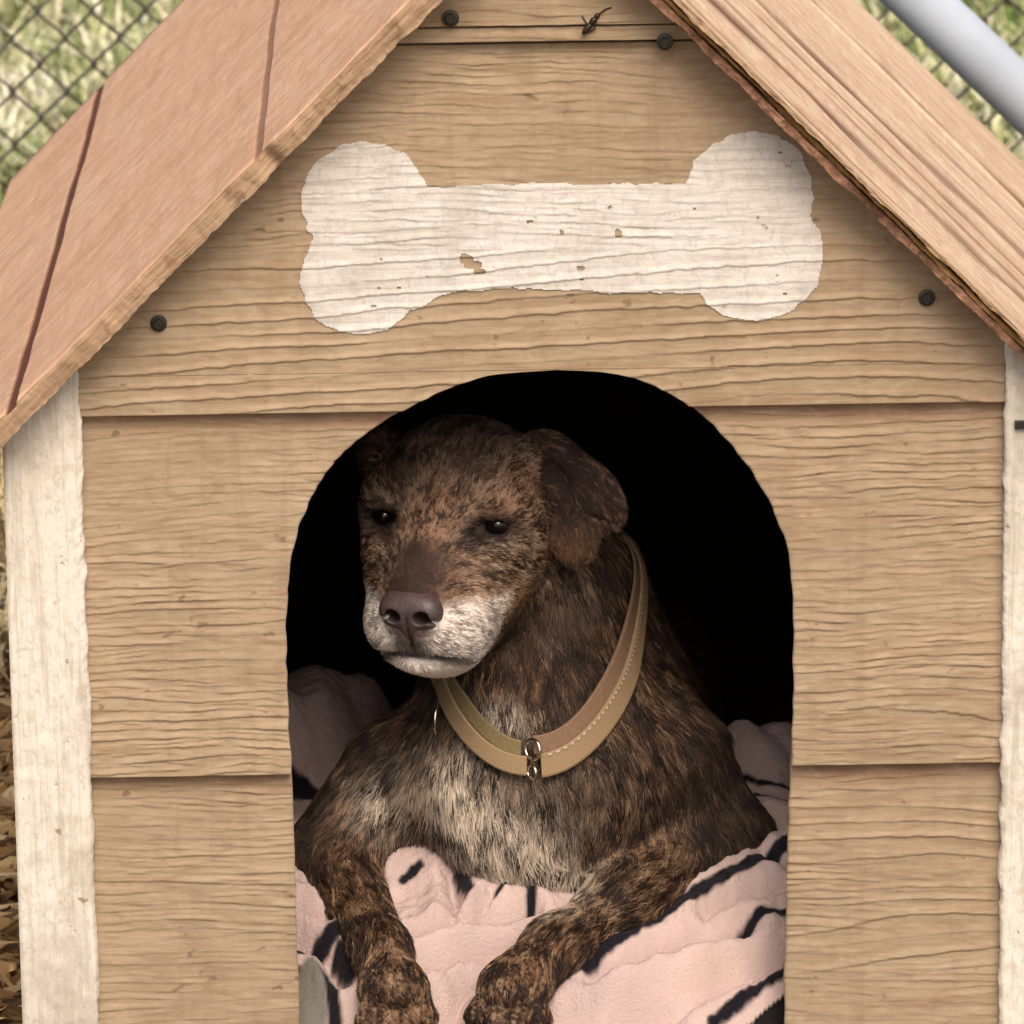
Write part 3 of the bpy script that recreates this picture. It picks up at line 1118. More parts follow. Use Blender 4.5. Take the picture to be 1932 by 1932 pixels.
c_rad = np.convolve(np.concatenate([c_rad[-15:], c_rad, c_rad[:15]]), kern, 'valid')
a_j = math.atan2((qb - c_c) @ c_e2, (qb - c_c) @ c_e1)
da = (c_ang - a_j + math.pi) % (2 * math.pi) - math.pi
c_rad = c_rad + 0.013 * np.exp(-(da / 0.42) ** 2)          # it hangs a little where the rings are
ring_mid = c_c + c_dir * c_rad[:, None]
c_sn = np.stack([vol.sdf(ring_mid + np.eye(3)[i] * 0.006) - vol.sdf(ring_mid - np.eye(3)[i] * 0.006) for i in range(3)], -1)
c_sn = np.stack([np.convolve(np.concatenate([c_sn[-15:, i], c_sn[:, i], c_sn[:15, i]]), kern, 'valid') for i in range(3)], -1)
c_sn /= np.linalg.norm(c_sn, axis=1)[:, None]
print('collar', c_rad.min(), c_rad.max(), c_n, c_e1, c_e2)
# relax the surface a little
e = np.vstack([DF[:, [0, 1]], DF[:, [1, 2]], DF[:, [2, 3]], DF[:, [3, 0]]])
for _ in range(2):
    acc = np.zeros_like(DV)
    num = np.zeros(len(DV))
    for a, b in ((0, 1), (1, 0)):
        for kx in range(3):
            acc[:, kx] += np.bincount(e[:, a], DV[e[:, b], kx], len(DV))
        num += np.bincount(e[:, a], minlength=len(DV))
    DV = DV * 0.5 + 0.5 * acc / num[:, None]

C_DARK = np.array([0.018, 0.011, 0.009])
C_BRN = np.array([0.115, 0.068, 0.043])
C_RUST = np.array([0.22, 0.115, 0.062])
C_TAN = np.array([0.35, 0.235, 0.15])
C_GREY = np.array([0.27, 0.215, 0.17])
C_CREAM = np.array([0.60, 0.52, 0.43])
C_WHITE = np.array([0.86, 0.79, 0.74])


def mixc(a, b, t):
    t = np.asarray(t)[:, None]
    return a * (1 - t) + b * t


def proj(P):
    """Where a point of the coat shows on the measured photograph (used to lay out the markings)."""
    d = P - CAM
    z = d @ F_
    return 966 + FPX * (d @ R_) / z, 966 - FPX * (d @ U_) / z


def coat(P, H=None):
    """Colour of the coat: brindle, pale chest, dark mask, grey-white muzzle."""
    n = len(P)
    d = (P - EYE) / mm_
    r, u, f = d @ HR, d @ HU, d @ HF
    px, py = proj(P)
    n1 = pn(P[:, 0] * 60, P[:, 1] * 60, P[:, 2] * 60)
    if H is None:
        H = vol.field(P)[0]
    n2 = 0
    for o in (-0.010, -0.005, 0.0, 0.005, 0.010):            # streaks follow the lie of the hair
        Q = P + H * o
        n2 = n2 + pn(Q[:, 0] * 290, Q[:, 1] * 290, Q[:, 2] * 290)
    n2 = n2 * 0.40
    n3 = pn(P[:, 0] * 22, P[:, 1] * 22, P[:, 2] * 22)
    j = rng.normal(size=n)
    br = 0.5 * n1 + 0.95 * n2 + 0.16 * j
    leg = sstep(1600, 1720, py + 0.25 * np.maximum(px - 1000, 0))
    c = mixc(np.repeat((C_BRN * 0.62)[None], n, 0), C_RUST * 0.8, sstep(0.0, 0.55, n3 + 0.3 * j + 0.35 * leg))
    c = mixc(c, C_TAN, sstep(0.32 - 0.14 * leg, 0.78 - 0.15 * leg, br) * 0.85)
    c = mixc(c, C_DARK, sstep(0.20, -0.15, br))
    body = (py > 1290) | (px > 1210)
    c = mixc(c, C_DARK * 1.1, 0.7 * sstep(0.24, 0.34, P[:, 1]) * body)  # towards the back: dark brown fur plus deep shade put into the colour
    # neck and chest: greyer, pale in the middle
    wch = np.exp(-(((px - 985) / 230) ** 2 + ((py - 1540) / 140) ** 2))
    wch2 = 0
    for gx_, gy_, sg_, a_ in ((850, 1450, 45, 0.9), (885, 1525, 55, 1.0), (935, 1590, 60, 1.0), (995, 1645, 60, 1.0), (1050, 1650, 55, 0.9),
                              (725, 1505, 50, 0.8), (945, 1350, 40, 0.7), (1000, 1560, 60, 0.35)):
        wch2 = wch2 + a_ * np.exp(-(((px - gx_) / sg_) ** 2 + ((py - gy_) / sg_) ** 2))
    wch *= body
    wch2 *= body * (P[:, 1] > 0.06)
    c = mixc(c, C_GREY, np.clip(0.42 * wch * sstep(-0.3, 0.25, br), 0, 1))
    c = mixc(c, C_CREAM * 1.35, np.clip(1.1 * wch2, 0, 1) * sstep(-0.4, 0.15, br + 0.2 * n3))
    neck_shade = np.exp(-(((px - 1090) / 90) ** 2 + ((py - 1150) / 130) ** 2))
    c = mixc(c, C_DARK * 1.5, 0.55 * np.clip(neck_shade, 0, 1))  # shadow behind the cheek, put into the neck's colour
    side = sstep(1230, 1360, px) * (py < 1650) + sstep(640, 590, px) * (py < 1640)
    c = mixc(c, C_DARK, 0.6 * np.clip(side, 0, 1))  # outer sides: dark fur with shade put into the colour
    # head
    head = (f > -115) & (u > -135) & (py < 1300) & (px < 1215) & (u > -0.55 * (f + 60) - 125)
    hw = head * 1.0
    ear = head & (((r > 68) & (f < -38) & (u > -50)) | ((r < -64) & (f < -36) & (u > 0)))
    br2 = 0.40 * n1 + 1.0 * n2 + 0.16 * j
    face = mixc(np.repeat(C_BRN[None], n, 0), np.array([0.37, 0.265, 0.195]), sstep(-0.15, 0.40, br2))
    face = mixc(face, C_DARK, sstep(-0.05, -0.36, br2) * 0.92)
    rust = np.exp(-((r - 2) / 20) ** 2 - ((u - 5) / 40) ** 2) + 0.8 * np.exp(-((r - 28) / 16) ** 2 - ((u + 40) / 30) ** 2) + 0.9 * np.exp(-((r - 62) / 18) ** 2 - ((u - 22) / 22) ** 2)
    face = mixc(face, np.array([0.36, 0.20, 0.13]), np.clip(rust, 0, 1) * sstep(-0.5, 0.1, br2) * 0.7)
    top = sstep(40, 68, u + 6 * n1)
    face = mixc(face, C_DARK * 2.0, top * 0.5)  # the crown's fade into shade is put into the colour
    dark2 = np.exp(-((r + 30) / 20) ** 2 - ((u - 38) / 16) ** 2) + np.exp(-((r - 22) / 18) ** 2 - ((u - 48) / 14) ** 2)
    face = mixc(face, np.array([0.05, 0.03, 0.025]), np.clip(dark2, 0, 1) * 0.8)
    bridge = np.exp(-(r / (14 + 16 * sstep(0, -28, u))) ** 4) * sstep(2, -16, u + 4 * n1) * (f > 0) * (u > -64)
    face = mixc(face, np.array([0.040, 0.023, 0.019]), np.clip(bridge, 0, 1) * 0.97)
    chk = np.exp(-((r - 60) / 16) ** 2 - ((u + 62) / 20) ** 2) * (f > -40)
    face = mixc(face, np.array([0.46, 0.29, 0.16]), chk * 0.9 * sstep(-0.4, 0.1, br2))
    muz = sstep(-52, -66, u - 0.12 * np.abs(r)) * sstep(4, 20, f) * sstep(12, 22, np.abs(r) + 0.0 * u + 8 * (u < -80))
    face = mixc(face, C_WHITE, np.clip(muz, 0, 1) * (0.35 + 0.65 * sstep(-0.35, 0.2, br2)))
    jaw = sstep(-99, -104, u) * sstep(-2, 12, f)
    face = mixc(face, C_WHITE * 0.95, jaw)
    phil = np.exp(-(r / 17) ** 4) * (u < -60) * (u > -102) * (f > 20)
    face = mixc(face, np.array([0.10, 0.082, 0.08]), phil * 0.9)
    lip = np.exp(-((u + 101 + 0.006 * r * r) / 3.2) ** 2) * (f > 18)
    face = mixc(face, np.array([0.05, 0.04, 0.04]), np.clip(lip, 0, 1) * 0.9)
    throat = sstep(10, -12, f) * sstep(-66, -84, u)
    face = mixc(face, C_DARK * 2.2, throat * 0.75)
    for s in (-1, 1):
        q = ((r - s * 49) / 23) ** 2 + ((u + 0.5) / 12.5) ** 2
        q2 = ((r - s * 36) / 12) ** 2 + ((u + 8) / 8) ** 2
        m = np.maximum(np.exp(-q ** 2), 0.8 * np.exp(-q2 ** 2)) * (f > -34)
        face = mixc(face, np.array([0.010, 0.008, 0.008]), np.clip(m, 0, 1))
    ec = mixc(np.repeat((C_DARK * 2.2)[None], n, 0), np.array([0.24, 0.135, 0.095]), sstep(-0.1, 0.5, br2 + 0.5 * n3) * 0.8)
    ec = mixc(ec, np.array([0.17, 0.095, 0.055]), np.exp(-((r - 95) / 20) ** 2 - ((u + 27) / 16) ** 2) * (f > -75) * 0.85)
    face = np.where(ear[:, None], ec, face)
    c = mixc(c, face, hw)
    return np.clip(c, 0.004, 1)


def set_color(me, name, colr):
    at = me.attributes.new(name, 'FLOAT_COLOR', 'POINT')
    at.data.foreach_set('color', np.hstack([colr, np.ones((len(colr), 1))]).astype(np.float32).ravel())


dog = empty('dog', tuple(dog_root))
tag(dog, 'brindle brown dog with grey white muzzle lying in the arched doorway', 'dog')
k = NT('dog_skin', 0.75, 0.15)
k.color(k.attr('coat').outputs['Color'])
M_SKIN = k.m
body = mesh('body', DV, DF, M_SKIN, None, True, loc=dog_root)
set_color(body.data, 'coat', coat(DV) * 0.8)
body.parent = dog
body.location = (0, 0, 0)


def dpart(name, v, f, mat, smooth=True, parent=None):
    o = mesh(name, v, f, mat, None, smooth, loc=dog_root)
    o.parent = parent or dog
    o.location = (0, 0, 0)
    return o


# ---- fur
tri = np.vstack([DF[:, [0, 1, 2]], DF[:, [0, 2, 3]]])
A3, B3, C3 = DV[tri[:, 0]], DV[tri[:, 1]], DV[tri[:, 2]]
nr = np.cross(B3 - A3, C3 - A3)
ar2 = np.linalg.norm(nr, axis=1)
fn = nr / (ar2[:, None] + 1e-12)
VN = np.zeros_like(DV)
for kx in range(3):
    for jx_ in range(3):
        VN[:, jx_] += np.bincount(tri[:, kx], nr[:, jx_], len(DV))
VN /= np.linalg.norm(VN, axis=1)[:, None] + 1e-12
cen = (A3 + B3 + C3) / 3
dd = (cen - EYE) / mm_
isface = ((dd @ HF) > -110) & ((dd @ HU) > -130) & ((dd @ HU) > -0.5 * ((dd @ HF) + 60) - 125)
tocam = CAM - cen
tocam /= np.linalg.norm(tocam, axis=1)[:, None]
facing = (fn * tocam).sum(1)
dens = np.where(isface, 1.0, 0.42) * np.where(cen[:, 1] > 0.42, 0.12, 1.0) * np.where(facing < -0.3, 0.15, 1.0)
noseP = hp(0, -60, 74)
dens = np.where(np.linalg.norm(cen - noseP, axis=1) < 0.0295, 0.0, dens)
for s in (-1, 1):
    dens = np.where(np.linalg.norm((cen - hp(s * 51, 0, 2)) * np.array([1, 1, 1.5]), axis=1) < 0.0145, 0.0, dens)
pr = ar2 * dens
N_FUR = 240000
pick = rng.choice(len(tri), N_FUR, p=pr / pr.sum())
a, b = rng.random(N_FUR), rng.random(N_FUR)
fl = a + b > 1
a[fl], b[fl] = 1 - a[fl], 1 - b[fl]
w0, w1, w2 = 1 - a - b, a, b
root = w0[:, None] * A3[pick] + w1[:, None] * B3[pick] + w2[:, None] * C3[pick]
nrm = w0[:, None] * VN[tri[pick, 0]] + w1[:, None] * VN[tri[pick, 1]] + w2[:, None] * VN[tri[pick, 2]]
nrm /= np.linalg.norm(nrm, axis=1)[:, None]
hd, hl = vol.field(root)
# clumps: strands gather towards, and share the colour of, the nearest guide
N_G = 62000
gi = rng.choice(N_FUR, N_G, replace=False)
kd = kdtree.KDTree(N_G)
for i, g in enumerate(gi):
    kd.insert(root[g], i)
kd.balance()
near = np.fromiter((kd.find(p)[1] for p in root), int, N_FUR)
guide = gi[near]
wig = np.stack([pn(root[:, 0] * 45, root[:, 1] * 45, root[:, 2] * 45 + o) for o in (0, 31, 77)], -1)
gj = rng.normal(size=(N_FUR, 3)) * 0.22
dirv = hd + 0.40 * wig + gj[guide] * 0.8 + rng.normal(size=(N_FUR, 3)) * 0.12
dirv -= nrm * (dirv * nrm).sum(1)[:, None]
dirv /= np.linalg.norm(dirv, axis=1)[:, None] + 1e-9
Ls = hl * rng.uniform(0.65, 1.15, N_FUR)
kc = kdtree.KDTree(NA)
for i in range(NA):
    kc.insert(ring_mid[i], i)
kc.balance()
cd = np.fromiter((kc.find(p)[2] for p in root), float, N_FUR)
below = ((root - c_c) @ c_n) < -0.012
Ls = np.where(below, Ls, np.minimum(Ls, 0.006 + np.maximum(cd - 0.016, 0) * 1.0))
faceS = isface[pick]
lift = np.where(faceS, 0.28, 0.30) * rng.uniform(0.6, 1.5, N_FUR)
gl = (root[guide] - root)
NP = 5
pts = np.zeros((N_FUR, NP, 3), np.float32)
for q_ in range(NP):
    s = q_ / (NP - 1)
    pts[:, q_] = root + dirv * (Ls * s)[:, None] + nrm * (Ls * lift * (s - 0.45 * s * s) - 0.0004)[:, None] + gl * (0.75 * s * s)
    pts[:, q_, 2] -= (Ls * 0.10 * s * s)
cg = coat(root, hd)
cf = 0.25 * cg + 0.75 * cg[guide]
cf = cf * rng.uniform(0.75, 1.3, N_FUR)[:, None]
hc = bpy.data.hair_curves.new('fur')
hc.add_curves([NP] * N_FUR)
hc.attributes['position'].data.foreach_set('vector', (pts.reshape(-1, 3) - dog_root).astype(np.float32).ravel())
rad = np.where(faceS, 0.00030, 0.00036)[:, None] * np.array([1.0, 0.95, 0.8, 0.55, 0.12])[None]
ra_ = hc.attributes.get('radius') or hc.attributes.new('radius', 'FLOAT', 'POINT')
ra_.data.foreach_set('value', rad.astype(np.float32).ravel())
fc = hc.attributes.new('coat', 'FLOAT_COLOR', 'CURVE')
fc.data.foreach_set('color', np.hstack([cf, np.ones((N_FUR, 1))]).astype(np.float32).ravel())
k = NT('dog_hair', 0.5, 0.25)
k.color(k.attr('coat').outputs['Color'])
M_HAIR = k.m
fur = bpy.data.objects.new('fur', hc)
hc.materials.append(M_HAIR)
col.objects.link(fur)
fur.parent = body
tag(fur, None, None, None, 'stuff')


# ---- eyes, nose, claws
def sphere(c, r, nu=24, nv=14, axes=None, fun=None):
    v, f = [], []
    A = np.eye(3) if axes is None else np.array(axes)
    r = np.ones(3) * r
    for i in range(nv + 1):
        th = math.pi * i / nv
        for j in range(nu):
            ph = 2 * math.pi * j / nu
            q = np.array([math.sin(th) * math.cos(ph), math.sin(th) * math.sin(ph), math.cos(th)]) * r
            if fun: q = fun(q)
            v.append(np.asarray(c) + q @ A)
    for i in range(nv):
        for j in range(nu):
            f.append((i * nu + j, (i + 1) * nu + j, (i + 1) * nu + (j + 1) % nu, i * nu + (j + 1) % nu))
    return v, f


k = NT('dog_eye', 0.03, 0.55)
k.color((0.004, 0.003, 0.003))
k.b.inputs['Coat Weight'].default_value = 0.0
k.b.inputs['Coat Roughness'].default_value = 0.03
M_EYE = k.m
for s in (-1, 1):
    ec_ = hp(s * 50, -0.5, -6.5)
    gaze = hdir(s * 0.12, 0.10, 1.0) * 0.6 + (CAM - ec_) / np.linalg.norm(CAM - ec_) * 0.4
    gaze /= np.linalg.norm(gaze)

    def cornea(q_e):
        d_e = q_e / np.linalg.norm(q_e)
        an_ = math.acos(max(-1, min(1, d_e @ gaze)))
        return q_e + d_e * 0.0026 * math.exp(-(an_ / 0.36) ** 2)
    v, f = sphere(ec_, 0.0138, 40, 28, fun=cornea)
    dpart('eye', v, f, M_EYE)
# nose: its own small volume with nostrils
nv_ = Vol(noseP - 0.045, noseP + 0.045, 0.0011)


def ne(r, u, f, a, b, c, k, cut=False, tilt=None):
    A = HA if tilt is None else tilt @ HA
    nv_.ell(hp(r, u, f), np.array([a, b, c]) * mm_, A, k * mm_, (0, 0, -1), 0, cut)


ne(0, -59, 62, 24, 19, 19, 6)
for s in (-1, 1):
    ne(s * 15, -61, 67, 13, 14, 13, 8)
ne(0, -72, 66, 9, 12, 12, 8)
for s in (-1, 1):
    ne(s * 12.5, -63, 80, 7.0, 5.6, 26, 2, True, rot2(0, 1, s * 15))
    ne(s * 23, -67, 76, 6, 1.6, 8, 3, True, rot2(0, 1, -s * 20))
ne(0, -78, 82, 1.0, 14, 9, 3, True)
NV, NF = nv_.surface()
k = NT('dog_nose', 0.42, 0.45)
nn = k.noise((1, 1, 1), 2, 0.5, s=700)
k.color(k.ramp(nn, [(0.3, (0.045, 0.030, 0.030)), (0.7, (0.085, 0.060, 0.060))]))
k.bump(nn, 0.5, 0.0006)
M_NOSE = k.m
dpart('nose', NV, NF, M_NOSE)
M_CLAW = mat_plain('dark_claw', (0.02, 0.016, 0.014), 0.35, 0.5, 0.3, 300)
for c, fw in claws:
    v, f = [], []
    sdv = np.cross(fw, [0, 0, 1.0])
    for i in range(6):
        t = i / 5
        cc = c + fw * 0.011 * t + np.array([0, 0, -0.006 * t * t])
        rr = 0.0032 * (1 - 0.85 * t)
        for j in range(8):
            an = 2 * math.pi * j / 8
            v.append(cc + sdv * rr * math.cos(an) + np.array([0, 0, 1.0]) * rr * 1.25 * math.sin(an))
    for i in range(5):
        for j in range(8):
            f.append((i * 8 + j, i * 8 + (j + 1) % 8, (i + 1) * 8 + (j + 1) % 8, (i + 1) * 8 + j))
    f.append(tuple(range(40, 48)))
    dpart('claw', v, f, M_CLAW)
# ---------------------------------------------------------------- collar
k = NT('tan_webbing', 0.8, 0.2)
nn = k.noise((1, 1, 1), 2, 0.5, s=900)
k.color(k.mix(k.ramp(nn, [(0.35, 0.35), (0.6, 0.0)]), (0.32, 0.225, 0.135), (0.19, 0.13, 0.075)))
k.bump(nn, 0.5, 0.0008)
M_WEB = k.m
M_WEB2 = mat_plain('brown_lining', (0.21, 0.13, 0.085), 0.75, 0.25, 0.15, 300)
M_WEB3 = mat_plain('olive_webbing', (0.20, 0.155, 0.08), 0.8, 0.2, 0.2, 500)
M_THREAD = mat_plain('pale_thread', (0.52, 0.44, 0.34), 0.8, 0.2, 0.1, 300)
M_METAL = mat_plain('nickel_ring', (0.80, 0.76, 0.66), 0.18, 0.5, 0.05, 200, 1.0, bump=0)
collar = empty('dog_collar', tuple(c_c))
tag(collar, 'tan webbing collar with metal rings and pale stitching round the dog neck', 'collar')


def cpart(name, v, f, mat, smooth=True, parent=None):
    o = mesh(name, v, f, mat, None, smooth, loc=c_c)
    o.parent = parent or collar
    o.location = (0, 0, 0)
    return o


def ang_of(p):
    q = p - c_c
    return math.atan2(q @ c_e2, q @ c_e1) % (2 * math.pi)


A_J = ang_of(qb)
TAU = 2 * math.pi


_ca = np.append(c_ang, TAU)


def ring_pt(a, off, rad):
    """Point on the collar's path, moved off along the neck and rad away from it; its outward and lengthwise directions."""
    a = a % TAU
    p = np.array([np.interp(a, _ca, np.append(ring_mid[:, i], ring_mid[0, i])) for i in range(3)])
    d = np.array([np.interp(a, _ca, np.append(c_sn[:, i], c_sn[0, i])) for i in range(3)])
    tg = -math.sin(a) * c_e1 + math.cos(a) * c_e2
    d = d - tg * (d @ tg)
    d = d / np.linalg.norm(d) + 0.25 * (math.cos(a) * c_e1 + math.sin(a) * c_e2)
    d /= np.linalg.norm(d)
    lat = np.cross(tg, d)
    lat /= np.linalg.norm(lat)
    if lat[2] < 0:
        lat = -lat
    return p + lat * off + d * rad, d, lat


def band(name, a0, a1, off, rad, width, thick, mat, n=150, flare=0.0):
    v, f = [], []
    prof = [(-0.5, 0.0), (-0.5, 0.7), (-0.42, 1.0), (0.42, 1.0), (0.5, 0.7), (0.5, 0.0)]
    m = len(prof)
    for i in range(n):
        t = i / (n - 1)
        a = a0 + (a1 - a0) * t
        p, d, lat = ring_pt(a, off(t) if callable(off) else off, rad(t) if callable(rad) else rad)
        for w, h in prof:
            v.append(p + lat * w * width + d * h * thick)
    for i in range(n - 1):
        for j in range(m):
            f.append((i * m + j, i * m + (j + 1) % m, (i + 1) * m + (j + 1) % m, (i + 1) * m + j))
    f.append(tuple(range(m)))
    f.append(tuple((n - 1) * m + j for j in range(m)))
    return cpart(name, v, f, mat, False)


def torus(c, ax, R1, r1, squash=1.0, up=None, n=28, m=8):
    ax = ax / np.linalg.norm(ax)
    e1 = np.cross(ax, [0.3, 0.2, 1.0]) if up is None else up - ax * (up @ ax)
    e1 /= np.linalg.norm(e1)
    e2 = np.cross(ax, e1)
    v, f = [], []
    for i in range(n):
        a = 2 * math.pi * i / n
        d = e1 * math.cos(a) + e2 * math.sin(a) * squash
        dd_ = d / np.linalg.norm(d)
        for j in range(m):
            b = 2 * math.pi * j / m
            v.append(c + d * R1 + dd_ * r1 * math.cos(b) + ax * r1 * math.sin(b))
    for i in range(n):
        for j in range(m):
            f.append((i * m + j, i * m + (j + 1) % m, ((i + 1) % n) * m + (j + 1) % m, ((i + 1) % n) * m + j))
    return v, f


# which way round is the right hand side of the picture
pR_, _, _ = ring_pt(A_J + 0.5, 0, 0)
sgn = 1 if pR_[0] > qb[0] else -1
AL = ang_of(qc)
dal = ((AL - A_J) * -sgn) % TAU                      # angle from the joint to the left end of the martingale loop
gap = 0.07
band('strap', A_J + sgn * gap, A_J + sgn * (TAU - dal - 0.12), -0.003, 0.0050, 0.0205, 0.0030, M_WEB)
band('lining', A_J + sgn * gap * 0.4, A_J + sgn * (TAU - dal - 0.15), 0.0145, 0.0034, 0.0160, 0.0026, M_WEB2)
band('loop_strap', A_J - sgn * 0.02, A_J - sgn * (dal + 0.10), lambda t: -0.003 - 0.003 * math.sin(math.pi * t), lambda t: 0.0055 + 0.003 * math.sin(math.pi * t), 0.0165, 0.0028, M_WEB, 70)
band('loop_lining', A_J - sgn * 0.06, A_J - sgn * (dal + 0.10), lambda t: 0.0105 - 0.006 * t, 0.0035, 0.0140, 0.0024, M_WEB3, 70)
v, f = [], []
n_st = 90
for i in range(n_st):
    a = A_J + sgn * (0.12 + (TAU - dal - 0.45) * i / n_st)
    p0, d0, l0 = ring_pt(a, 0.0050, 0.0088)
    p1, _, _ = ring_pt(a + sgn * 0.026, 0.0050, 0.0088)
    b = len(v)
    v += [p0 - l0 * 0.0008, p0 + l0 * 0.0008, p1 + l0 * 0.0008, p1 - l0 * 0.0008]
    v += [q + d0 * 0.0005 for q in v[b:b + 4]]
    f += [(b, b + 1, b + 2, b + 3), (b + 4, b + 7, b + 6, b + 5), (b, b + 4, b + 5, b + 1), (b + 2, b + 6, b + 7, b + 3)]
st = cpart('stitching', v, f, M_THREAD, False)
st['kind'] = 'stuff'
pj, dj, _ = ring_pt(A_J + sgn * 0.02, 0.011, 0.008)
v, f = torus(pj, np.cross(dj, c_n) * 0.8 + dj * 0.5, 0.0085, 0.0016, 1.0)
cpart('ring', v, f, M_METAL)
pj, dj, _ = ring_pt(A_J + sgn * 0.01, -0.008, 0.008)
v, f = torus(pj, np.cross(dj, c_n) * 0.8 + dj * 0.4, 0.0055, 0.0014, 1.0)
cpart('ring', v, f, M_METAL)
pl = B(797, 1392, 0.118)
pp, dl_, _ = ring_pt(A_J - sgn * dal, -0.010, 0.006)
v, f = torus(pp + np.array([-0.002, -0.006, -0.020]), np.array([1.0, -0.28, 0.0]), 0.0150, 0.0014, 0.8, up=np.array([0, 0, 1.0]))
cpart('ring', v, f, M_METAL)

# ---------------------------------------------------------------- blanket
GB = 0.0019
bx = np.arange(-0.335, 0.336, GB)
by = np.arange(-0.006, 0.72, GB)
BX, BY = np.meshgrid(bx, by)


def gsn(x0, y0, sx, sy, h, pw=2):
    return h * np.exp(-(np.abs((BX - x0) / sx) ** pw + np.abs((BY - y0) / sy) ** pw))


BZ = 0.010 + 0.022 * sstep(0.0, 0.03, BY) + 0.54 * np.clip(BY, 0, 0.19) - 0.30 * np.clip(BY - 0.24, 0, 0.3)
fold = np.abs(np.sin((BY * 52 - BX * 17 + 1.3 * pn(BX * 9, BY * 9, 0.3)) + 0.6)) ** 0.7 - 0.6
mid = np.exp(-((BX + 0.02) / 0.10) ** 2)
BZ += (0.007 * fold * mid + 0.012 * pn(BX * 13, BY * 13, 7.0) + 0.005 * pn(BX * 22, BY * 34, 2.0) * mid + 0.0022 * pn(BX * 60, BY * 60, 3.0)) * sstep(0.0, 0.03, BY)
# smooth slab at the front right, rising to the wall, with a valley behind it
r_ = sstep(0.045, 0.11, BX)
BZ += r_ * (0.002 * sstep(0.02, 0.12, BY) - 0.05 * sstep(0.20, 0.235, BY + 0.35 * (0.19 - BX)) * sstep(0.30, 0.25, BY))
BZ += r_ * 0.006 * (np.abs(np.sin((BX * 0.75 + BY) * 24 + 0.9 + 0.8 * pn(BX * 8, BY * 8, 4.4))) ** 0.7 - 0.5)
BZ += gsn(0.208, 0.46, 0.056, 0.08, 0.075, 3) + gsn(-0.215, 0.49, 0.078, 0.09, 0.125, 3) + gsn(-0.135, 0.52, 0.05, 0.05, 0.06)
BZ += (0.014 * pn(BX * 14, BY * 14, 5.0) + 0.010 * np.abs(np.sin(BX * 55 + BY * 18 + 2 * pn(BX * 9, BY * 9, 6.0)))) * sstep(0.22, 0.32, BY)
BZ = np.maximum(BZ, 0.006) + Z_FLOOR
# the dog presses into it
gz_ = vol.lo[2] + vol.h * np.arange(vol.n[2])
ix = np.clip(np.round((BX - vol.lo[0]) / vol.h).astype(int), 0, vol.n[0] - 1)
iy = np.clip(np.round((BY - vol.lo[1]) / vol.h).astype(int), 0, vol.n[1] - 1)
cols_ = vol.D[ix, iy] < 0
has = cols_.any(-1) & (BX > vol.lo[0]) & (BX < vol.lo[0] + vol.h * (vol.n[0] - 1)) & (BY < vol.lo[1] + vol.h * (vol.n[1] - 1))
low = np.where(has, gz_[np.argmax(cols_, -1)] + 0.006, 9.0)
press = np.minimum(BZ, low)
sm = press.copy()
for _ in range(2):
    p_ = np.pad(sm, 1, mode='edge')
    sm = (p_[:-2, 1:-1] + p_[2:, 1:-1] + p_[1:-1, :-2] + p_[1:-1, 2:]) / 4
BZ = np.minimum(sm, low)
BZ = np.maximum(BZ, Z_FLOOR + 0.003)


def b_height(x, y):
    fx = np.clip((x - bx[0]) / GB, 0, len(bx) - 2)
    fy = np.clip((y - by[0]) / GB, 0, len(by) - 2)
    return BZ[int(fy), int(fx)]


def b_hit(px, py):
    d = F_ + R_ * ((px - 966) / FPX) - U_ * ((py - 966) / FPX)
    t = (0.0 - CAM[1]) / d[1]
    for _ in range(1400):
        p = CAM + d * t
        if p[2] < b_height(p[0], p[1]):
            break
        t += 0.0006
    return p[:2]


def seg_dist(poly):
    r = np.full(BX.shape, 9.0)
    for (x1, y1), (x2, y2) in zip(poly[:-1], poly[1:]):
        ex_, ey_ = x2 - x1, y2 - y1
        t = np.clip(((BX - x1) * ex_ + (BY - y1) * ey_) / (ex_ * ex_ + ey_ * ey_ + 1e-12), 0, 1)
        r = np.minimum(r, np.hypot(BX - x1 - t * ex_, BY - y1 - t * ey_))
    return r


creases = [([(790, 1778), (880, 1760), (1000, 1722)], 0.013, 0.006), ([(800, 1835), (880, 1803), (970, 1785)], 0.014, 0.007),
           ([(850, 1640), (862, 1700), (850, 1760)], 0.008, 0.006), ([(930, 1690), (905, 1740)], 0.006, 0.005), ([(850, 1935), (870, 1870), (930, 1830)], 0.010, 0.008),
           ([(1120, 1838), (1290, 1775), (1400, 1766)], 0.012, 0.008), ([(1190, 1935), (1330, 1862), (1490, 1795)], 0.012, 0.009),
           ([(1490, 1665), (1400, 1690), (1330, 1728)], 0.008, 0.006), ([(555, 1765), (620, 1800), (650, 1850)], 0.012, 0.007), ([(560, 1700), (610, 1740)], 0.010, 0.006),
           ([(1490, 1640), (1440, 1600)], 0.006, 0.006)]
cuts = []
for pl_, dp_, wd_ in creases:
    dd_ = seg_dist([b_hit(*p) for p in pl_]) + 0.002 * pn(BX * 60, BY * 60, 19.0)
    cuts.append(1.7 * dp_ * (np.exp(-(np.abs(dd_) / wd_) ** 1.3) - 0.35 * np.exp(-((dd_ - 2.4 * wd_) / (1.5 * wd_)) ** 2)))
INK_SHADE = np.zeros_like(BX)
wobx = 0.0018 * pn(BX * 130, BY * 130, 9.0)
